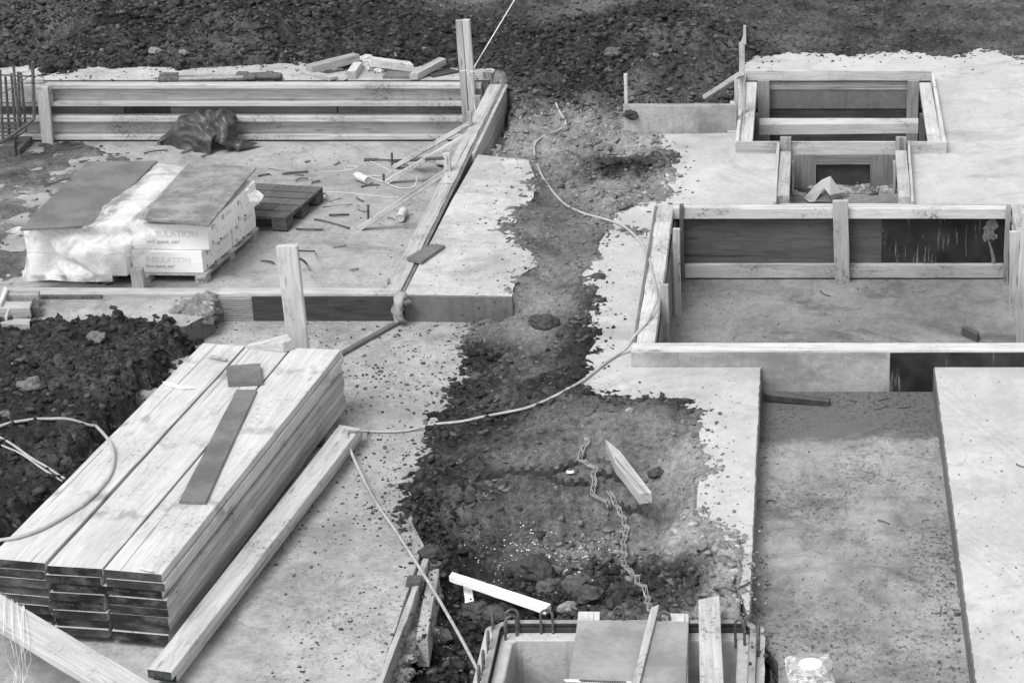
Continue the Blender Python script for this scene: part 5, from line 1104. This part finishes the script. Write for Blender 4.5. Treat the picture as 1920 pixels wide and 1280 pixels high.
# ------------------------------------------------------------------ things laid on whatever lies below them
bpy.context.view_layer.update(); DG = bpy.context.evaluated_depsgraph_get(); EYE = Vector((0, 0, H))
def hit(px, py, up=0.0):
    d = (P(px, py, -5)-EYE).normalized(); ok, loc, nrm, i, ob, m = sc.ray_cast(DG, EYE, d)
    return loc+Vector((0, 0, up))
def drop(p, up=0.0):
    ok, loc, nrm, i, ob, m = sc.ray_cast(DG, Vector((p[0], p[1], 3)), Vector((0, 0, -1))); return loc+Vector((0, 0, up))
def along(pts, r, n=10):
    "smooth line through photo points, lying on the surface"
    base = [hit(*p) for p in pts]; fine = crom(base, n); out = []
    for p in fine:
        q = drop(p); out.append(Vector((p.x, p.y, max(min(q.z, p.z+.06), p.z-.04)+r)))
    for _ in range(26): out = [out[0]]+[(out[i-1]+out[i]*2+out[i+1])/4 for i in range(1, len(out)-1)]+[out[-1]]
    return out
# hose
h1 = along([(1043, 197), (1050, 215), (1064, 236), (1045, 250), (1008, 264), (1001, 285), (1010, 320), (1030, 352), (1062, 388), (1085, 402), (1130, 411), (1165, 424), (1193, 447), (1212, 474), (1220, 500)], .012)
h2 = [P(1226, 525, zt+.012), P(1231, 545, zt+.05), P(1229, 570, zt+.06), P(1212, 605, zt+.015)]
h3 = along([(1190, 632), (1160, 665), (1110, 703), (1060, 733), (1005, 758), (950, 776), (900, 786), (850, 795), (800, 806), (755, 811), (720, 812), (690, 811)], .012)
h4 = [P(668, 808, SB+.18), P(654, 806, SB+.185), P(650, 815, SB+.175), P(655, 838, SB+.12), P(672, 878, SB+.06), P(704, 940, SB+.03), P(742, 995, SB+.03), P(784, 1060, SB+.03), P(822, 1122, SB+.05), P(860, 1188, -.12), P(893, 1250, -.04), P(902, 1268, ZC+.03), P(902, 1300, ZC+.02)]
b = MB(); tube(b, h1+crom(h2, 6)+h3+crom(h4, 8), .0105, 8); b.build('hose', 'rope', smooth=True, label='long pale hose snaking from soil heap over pit rail down to the shaft', cat='hose')
def cable(lb, pts, r, m='rope', n=10, grp=None): tube(b_ := MB(), along(pts, r, n), r, 7); return b_.build('cable', m, smooth=True, label=lb, cat='cable')
p1 = along([(-30, 812), (0, 803), (50, 795), (100, 791), (150, 793), (180, 801)], .014)
p2 = crom([p1[-1], P(196, 815, .22), P(208, 832, .33), P(213, 852, .325), P(210, 880, .315), P(196, 905, .315), P(165, 938, .315), P(130, 962, .315), P(80, 990, .315), P(35, 1006, .315), P(-10, 1013, .315)], 7)
b = MB(); tube(b, p1+p2[1:], .0115, 8); b.build('cable', 'rope', smooth=True, label='grey cable looping from the dark mound onto the lumber stack', cat='cable')
b = MB(); tube(b, along([(-20, 812), (0, 822), (40, 846), (70, 866), (100, 885), (122, 903)], .010, 8), .0095, 7); b.build('cable', 'rope', smooth=True, label='upper of two close cables running down the dark mound behind the stack', cat='cable')
b = MB(); tube(b, along([(-20, 826), (0, 832), (35, 849), (65, 868), (95, 888), (118, 904)], .008, 8), .008, 7); b.build('cable', 'rope', smooth=True, label='lower thinner cable beside the other one on the dark mound', cat='cable')
# strings
def string(lb, pts, r=.0030): b = MB(); tube(b, pts, r, 5); b.build('string', 'string', label=lb, cat='string')
string('taut pale string running from the tall post up over the soil heap', [PY(889, 126, 23.36), P(966, -2, .55)], .0055)
s0 = crom([PY(862, 134, 23.33), PY(875, 132, 23.32), PY(888, 134, 23.34), PY(878, 136, 23.32), PY(874, 132, 23.31), PY(882, 150, 23.31), PY(886, 175, 23.31), PY(890, 200, 23.31), PY(893, 218, 22.9)], 5)
string('pale string tied round the tall post, hanging down to the rail stake', s0)
string('pale string running level from tall post to the grey stake', [PY(888, 134, 23.34), PY(925, 136, 23.62)])
string('thin pale string in wide curls on the sunken floor, around the brace feet', along([(606, 322), (640, 322), (665, 318), (674, 313), (655, 311), (643, 317), (660, 320), (690, 302), (720, 296), (768, 292), (800, 288), (826, 283)], .004, 8))
string('thin pale string crossing the floor from pallet to the front brace', along([(610, 360), (650, 362), (690, 366), (720, 370), (748, 371)], .004, 8))
string('thin string loop hanging around the two raking braces', crom([hit(694, 304, .01), hit(720, 316, .01), hit(733, 325, .01), hit(714, 331, .01), P(690, 330, LF+.02), P(722, 342, LF+.02), P(748, 352, LF+.02), P(775, 350, LF+.02), P(781, 330, LF+.1), P(772, 314, LF+.22), P(766, 307, LF+.26)], 6))
string('small string curl between rail stake and upper brace', crom([PY(838, 281, 21.9), PY(846, 276, 21.9), PY(842, 268, 21.9), PY(830, 262, 21.9), PY(818, 272, 21.9), PY(836, 296, 21.9)], 6))
# cans on the sunken floor
for (A, B, lb) in ((P(669, 329, LF+.05), P(700, 343, LF+.045), 'pale spray-foam can lying near the string-wrapped brace'), (P(757, 395, LF+.055), P(750.5, 409, LF+.05), 'can lying with its round bottom toward the camera')):
    T = thing('foam_can', lb, 'can', ((A+B)/2), 'cans on the sunken floor'); L = .19; r = .040
    d = (B-A).normalized(); B = A+d*L
    b = MB(); lathe(b, A, B, [(0, r*.9), (.008, r), (.05, r*1.01), (L-.008, r), (L, r*.93)], 20); b.build('body', 'canbody', T)
    b = MB(); lathe(b, B-d*.001, B+d, [(0, r*.95), (.006, r*.95), (.004, r*.75), (.0, r*.5)], 20); b.build('base_rim', 'canend', T)
    b = MB(); lathe(b, A, A-d, [(0, r*.8), (.018, r*.45), (.03, r*.3), (.05, r*.3)], 14); b.build('valve_cap', 'canend', T)
tube(b := MB(), crom([hit(683, 303, .02), hit(740, 304, .02), hit(800, 302, .02), hit(832, 301, .025)], 4), .018, 8); b.build('round_bar', 'rust', label='dark round bar lying on the sunken floor under the raking braces', cat='bar')
qb('board_scrap', [(812, 291), (818, 305), (838, 308), (838, 288)], LF+.05, .02, 'dusty', label='pale board scrap on the floor below the rail, behind the halfway stake', cat='offcut')
# splinters and sticks on the sunken floor
random.seed(3)
sticks = [(503, 317, 552, 325), (529, 328, 578, 324), (484, 332, 506, 328), (554, 341, 578, 339), (545, 323, 570, 331), (614, 379, 640, 372), (605, 389, 660, 384), (590, 413, 655, 430), (617, 405, 655, 404), (555, 431, 607, 432), (668, 371, 682, 380), (671, 386, 686, 399), (726, 411, 738, 414), (623, 465, 650, 463), (560, 473, 590, 474), (490, 491, 514, 497), (562, 488, 576, 498), (655, 508, 672, 505), (585, 344, 600, 341), (572, 306, 580, 304), (625, 311, 636, 305), (84, 352, 130, 338), (86, 356, 108, 362), (36, 363, 54, 366), (106, 282, 155, 276), (270, 290, 315, 285), (300, 283, 345, 297), (340, 288, 358, 284), (378, 296, 396, 290), (600, 374, 618, 378), (677, 352, 712, 349), (60, 291, 75, 290), (590, 366, 610, 364)]
for k, (xa, ya, xb, yb2) in enumerate(sticks):
    a_, b_ = hit(xa, ya, .008), hit(xb, yb2, .008); w_ = random.uniform(.010, .022)
    b = MB(); plank(b, a_+Vector((0, 0, .012)), b_+Vector((0, 0, random.uniform(.008, .02))), w_, random.uniform(.012, .02), seg=5, warp=.012, jit=.003, w2=w_*random.uniform(.4, 1)); b.build('wood_splinter', random.choice(['dark', 'panelg', 'mid']), label='dark wood splinter lying loose on the sunken concrete floor', cat='splinter', group='wood splinters on the sunken floor')
# board scrap on the rail, bars on the lower slab
qb('board_offcut', [(705+57, 482), (790, 490), (834.5, 459.5), (808, 457)], [.04, .035, .03, .035], .028, 'gray', label='grey board offcut lying across the front end of the dirty rail', cat='offcut')
qb('flat_bar', [(640, 657), (642, 663), (748, 603), (742, 600)], SB+.03, .025, 'gray', label='narrow grey batten on the slab from stack corner to the concrete step', cat='batten')
b = MB(); patch(b, [[PY(722, 529, 18.05), PY(728, 520, 18.06), PY(731, 527, 18.07)], [PY(720, 537, 18.05), PY(724, 536, 18.0), PY(731, 532, 18.05)], [PY(724, 545, 18.0), PY(725, 545, 18.0), PY(727, 542, 18.0)]], 4, 4, .006, 12, th=.004, sharp=True); b.build('bent_sheet_scrap', 'greyplastic', label='small bent metal scrap standing on the rail corner', cat='scrap')
qb('wet_board', [(1432, 728), (1433, 739), (1554, 752), (1557, 745)], [TR+.10, TR+.07, TR+.045, TR+.06], .05, 'rubber', label='black wet board fallen into the trench below the pit front', cat='board')
# trestle-like timber frame on the ledge, far left
T = thing('timber_trestle', 'ladder-like pale timber trestle at the left border in front of the rail', 'trestle', (-7.2, 17.5, -.03))
zf = .075
for q, m_ in (([(-60, 552), (-60, 543), (74, 543.5), (71, 553)], 'mid'), ([(-60, 577), (-60, 565), (60, 565), (55, 577)], 'light'), ([(-60, 605), (-60, 594), (58, 597), (55, 607)], 'mid')):
    a_, b_, c_, d_ = q; qplank(MB(), P(*b_, zf), P(*a_, zf-.0), P(*d_, zf), P(*c_, zf), .09, seg=4).build('bar', [m_, 'dark'], T)
for q in ([(-6, 570), (2, 570), (15, 541), (8, 536)], [(8, 594), (13, 594), (19, 578), (14, 578)]): qplank(MB(), *[P(x, y, zf+.03) for x, y in q], .03, seg=3).build('strut', 'pale', T)
qb('timber_block', [(57, 577), (74, 577), (73, 563), (60, 562)], .05, .08, 'dark', label='dark timber block at the end of the middle bar of the left frame', cat='block')
# rubble lump at the end of the ledge
b = MB()
for k in range(34): x, y = random.gauss(362, 19), random.gauss(590, 13); s_ = random.uniform(.035, .11); p = P(x, y, -.12); rock(b, (p.x, p.y, -.14+random.uniform(0, .10)), (s_, s_*.9, s_*.75), k*1.31+9, 3, .55, val=random.uniform(.10, .26))
b.build('concrete_lump', 'stone', label='rough crumbling concrete lump at the end of the ledge, behind the dark mound', cat='lump')
# stones and big clods one can point at
stones = [(1023, 612, .105, .05, 'dark fist-shaped clod, the biggest in the corridor'), (1122, 519, .06, .05, 'smooth flat oval stone on the pale slab edge'), (940, 661, .055, .045, 'small dark stone in the corridor level with the lumber stack end'), (180, 636, .07, .12, 'grey boulder on the dark left mound near its top'), (58, 728, .10, .12, 'angular grey stone on the dark left mound, lower one'), (8, 780, .05, .12, 'small grey stone at the left border on the dark mound'),
          (1230, 890, .055, .06, 'dark round stone right of the wedge stake'), (1152, 101, .085, .09, 'elongated pale stone on the dark heap'), (1227, 107, .05, .14, 'small pale stone on the dark heap right of the elongated one'), (290, 98, .06, .2, 'pale stone on the back bank above the steel props'), (345, 100, .045, .18, 'pale pebble right of the pale stone on the back bank'),
          (1085, 1098, .09, .08, 'dark stone among the foam crumbs'), (1030, 1103, .08, .09, 'grey stone left of the foam-sprinkled stone'), (1105, 1120, .10, .06, 'flat dark stone below the foam crumbs'), (1068, 1144, .07, .22, 'pale stone just behind the shaft wall'), (806, 1066, .075, .10, 'big rounded lump beside the slab edge form'), (1000, 1075, .13, .05, 'dark flat slab of stone standing in the hollow'), (806, 1040, .07, .05, 'dark clod at the top end of the slab edge form'),
          (895, 1150, .09, .06, 'dark stone under the short foam piece'), (930, 1155, .08, .07, 'grey stone left of the rebar loops'), (820, 1200, .10, .10, 'grey lump on the ground right of the dark stake'), (1183, 218, .075, .04, 'dark clod leaning at the left end of the low grey panel'), (1308, 189, .04, .03, 'black clod on the pale ground behind the low panel'), (168, 529, .055, .04, 'small dark stone on the front rail below the plastic'), (1180, 770, .03, .25, 'pale pebble in the muddy trench')]
for k, (x, y, s_, v_, lb) in enumerate(stones):
    p = hit(x, y); b = MB(); fl = .45 if 'flat oval' in lb else .7
    rock(b, (p.x, p.y, p.z+s_*fl*.35), (s_, s_*random.uniform(.6, .85), s_*fl*.8), k*3.7+1, 3, .18 if 'smooth' in lb else .5, val=v_, rotz=random.uniform(-.6, .6)); b.build('stone', 'stone', label=lb, cat='stone')
# white foam strips in the hollow
def foam(lb, q, up, t):
    pts = [P(x, y, z) for (x, y), z in zip(q, up)]; b = MB(); qplank(b, *pts, t, seg=14, ch=.004, jit=.002); b.build('foam_strip', 'foam', label=lb, cat='foam strip')
za, zb3 = hit(850, 1080).z+.11, hit(1027, 1140).z+.12
foam('long white foam strip lying in the dark hollow', [(842, 1079), (849, 1071), (1033, 1131), (1022, 1141)], [za, za, zb3, zb3], .045)
zc_ = hit(880, 1115).z+.05
foam('short white foam piece tucked under the long foam strip', [(868, 1096), (884, 1094), (889, 1130), (873, 1131.5)], [zc_+.01]*2+[zc_]*2, .04)
# pointed stake lying on the mud
zst = max(hit(1180, 900).z, hit(1142, 835).z, hit(1160, 860).z)+.085
top = [P(1135, 823, zst-.02), P(1163, 846, zst), P(1222, 923, zst), P(1199, 926, zst), P(1154, 868, zst)]
b = MB(); n = 5; vs = top+[p-Vector((0, 0, .075)) for p in top]; b.add(vs, [(0, 1, 2, 3, 4), (9, 8, 7, 6, 5)]+[(i, 5+i, 5+(i+1) % n, (i+1) % n) for i in range(n)], [((v-top[0]).dot((top[2]-top[0]).normalized()), (v-top[0]).dot((top[2]-top[0]).normalized().cross(UZ)), v.z) for v in vs]); b.build('pointed_stake', 'light', label='pointed timber stake lying on the mud among the zigzag spacers', cat='stake')
# zigzag spacer strips
def spacer(lb, pts, m, h=.05, per=.05, amp=.016, teeth=True, flat=False):
    line = crom([hit(x, y) for x, y in pts], 8); acc = [line[0]]
    for p in line[1:]:
        while (p-acc[-1]).length > per: acc.append(acc[-1]+(p-acc[-1]).normalized()*per)
    vs = []; fs = []; k = 0
    for i in range(len(acc)-1):
        a_, c_ = acc[i], acc[i+1]; d_ = (c_-a_).normalized(); nn = Vector((-d_.y, d_.x, 0)).normalized(); random.seed(i*7+len(acc)); s_ = (amp if i % 2 else -amp)*random.uniform(.3, 1.5); random.seed((i+1)*7+len(acc)); s2 = (amp if (i+1) % 2 else -amp)*random.uniform(.3, 1.5)
        A = drop(a_+nn*s_); B = drop(c_+nn*s2); A.z = (A.z+a_.z)/2; B.z = (B.z+c_.z)/2
        hh = h*(1 if (i//1) % 2 or not teeth else .55)
        th = nn*.003
        if flat:
            q = [A, B, B+Vector((0, 0, .012)), A+Vector((0, 0, .012))]; w2 = nn*h*.22
            for (u, v) in ((-1, -1), (1, 1)):
                b0 = len(vs); vs += [A+w2*u+Vector((0, 0, .02)), B+w2*u+Vector((0, 0, .02)), B+w2*u*1.3+Vector((0, 0, .034)), A+w2*u*1.3+Vector((0, 0, .034)), A+w2*u*.7+Vector((0, 0, .02)), B+w2*u*.7+Vector((0, 0, .02)), B+w2*u*.9+Vector((0, 0, .036)), A+w2*u*.9+Vector((0, 0, .036))]
                fs += [tuple(b0+j for j in f) for f in ((0, 1, 2, 3), (5, 4, 7, 6), (3, 2, 6, 7), (1, 0, 4, 5))]
            s1 = 1 if i % 2 else -1
            b0 = len(vs); vs += [A+w2*s1+Vector((0, 0, .02)), A+w2*s1+Vector((0, 0, .04)), B-w2*s1+Vector((0, 0, .04)), B-w2*s1+Vector((0, 0, .02))]; vs += [v+d_*.008 for v in vs[-4:]]
            fs += [tuple(b0+j for j in f) for f in ((0, 1, 2, 3), (7, 6, 5, 4), (1, 0, 4, 5), (2, 1, 5, 6), (3, 2, 6, 7))]
        else:
            z0 = Vector((0, 0, -.01)); z1 = Vector((0, 0, hh)); b0 = len(vs)
            vs += [A+z0-th, B+z0-th, B+z1-th, A+z1-th, A+z0+th, B+z0+th, B+z1+th, A+z1+th]
            fs += [tuple(b0+j for j in f) for f in ((0, 1, 2, 3), (7, 6, 5, 4), (0, 3, 7, 4), (1, 5, 6, 2), (3, 2, 6, 7), (0, 4, 5, 1))]
    if flat:
        pass
    b = MB(); b.add(vs, fs); b.build('zigzag_spacer', m, label=lb, cat='spacer', group='zigzag spacer strips on the mud')
spacer('left dark toothed spacer strip, farthest from the pointed stake', [(892, 898), (930, 895), (975, 890), (1020, 892), (1055, 884), (1085, 872)], 'snake', .065, .036, amp=.010)
spacer('dark toothed spacer strip bending below the left one', [(1026, 897), (1045, 908), (1075, 912), (1108, 910)], 'snake', .065, .036, amp=.010)
spacer('pale spacer strip from its upright tip down the middle of the tangle', [(1103, 828), (1095, 848), (1086, 868), (1100, 876), (1117, 884), (1112, 902), (1114, 920), (1109, 934), (1122, 939), (1138, 950), (1143, 958)], 'snakel', .06, .06, amp=.010, flat=True)
spacer('long pale zigzag spacer winding down to the shaft', [(1142, 926), (1152, 945), (1160, 960), (1172, 985), (1176, 1000), (1170, 1020), (1172, 1045), (1167, 1055), (1180, 1072), (1192, 1090), (1206, 1108), (1214, 1120), (1220, 1142)], 'snakel', .06, .06, amp=.010, flat=True)
spacer('toothed spacer end leaning on the pointed stake, upper one', [(1126, 866), (1140, 862), (1158, 858)], 'snakel', .06, .036, amp=.010)
spacer('toothed spacer crossing the pointed stake, lower one', [(1118, 893), (1140, 896), (1165, 904), (1190, 908)], 'snake', .065, .036, amp=.010)
spacer('dark toothed spacer right of the winding pale spacer', [(1158, 950), (1172, 958), (1190, 962), (1210, 966)], 'snake', .065, .036, amp=.010)
b = MB(); p_ = hit(1068, 890); plank(b, p_+Vector((-.02, 0, .03)), p_+Vector((.03, .0, .03)), .03, .01, seg=2); b.build('paper_scrap', 'cloth', label='tiny white scrap on the dark spacer strip', cat='scrap')
for (xa, ya, xb, yb2, lb) in ((1538, 546, 1556, 556, 'dark twig on the big pit floor below the middle stake'), (1646, 752, 1668, 746, 'twig in the trench below the bitumen board'), (1682, 764, 1706, 763, 'thin twig in the trench, right one'), (1640, 768, 1660, 762, 'twig in the trench, middle one'), (1590, 749, 1606, 753, 'twig in the trench right of the black wet board'), (1646, 976, 1668, 983, 'twig on the trench mud halfway down'), (1730, 980, 1742, 975, 'twig close to the right trench wall'), (1435, 942, 1456, 942, 'thin twig near the left trench wall'), (1746, 1150, 1764, 1142, 'twig on the trench mud near the bottom'), (1905, 871, 1925, 877, 'dark twig on the right pale slab at the border')):
    b = MB(); plank(b, hit(xa, ya, .012), hit(xb, yb2, .01), .011, .009, seg=4, warp=.01, jit=.002); b.build('twig', 'dark', label=lb, cat='twig')
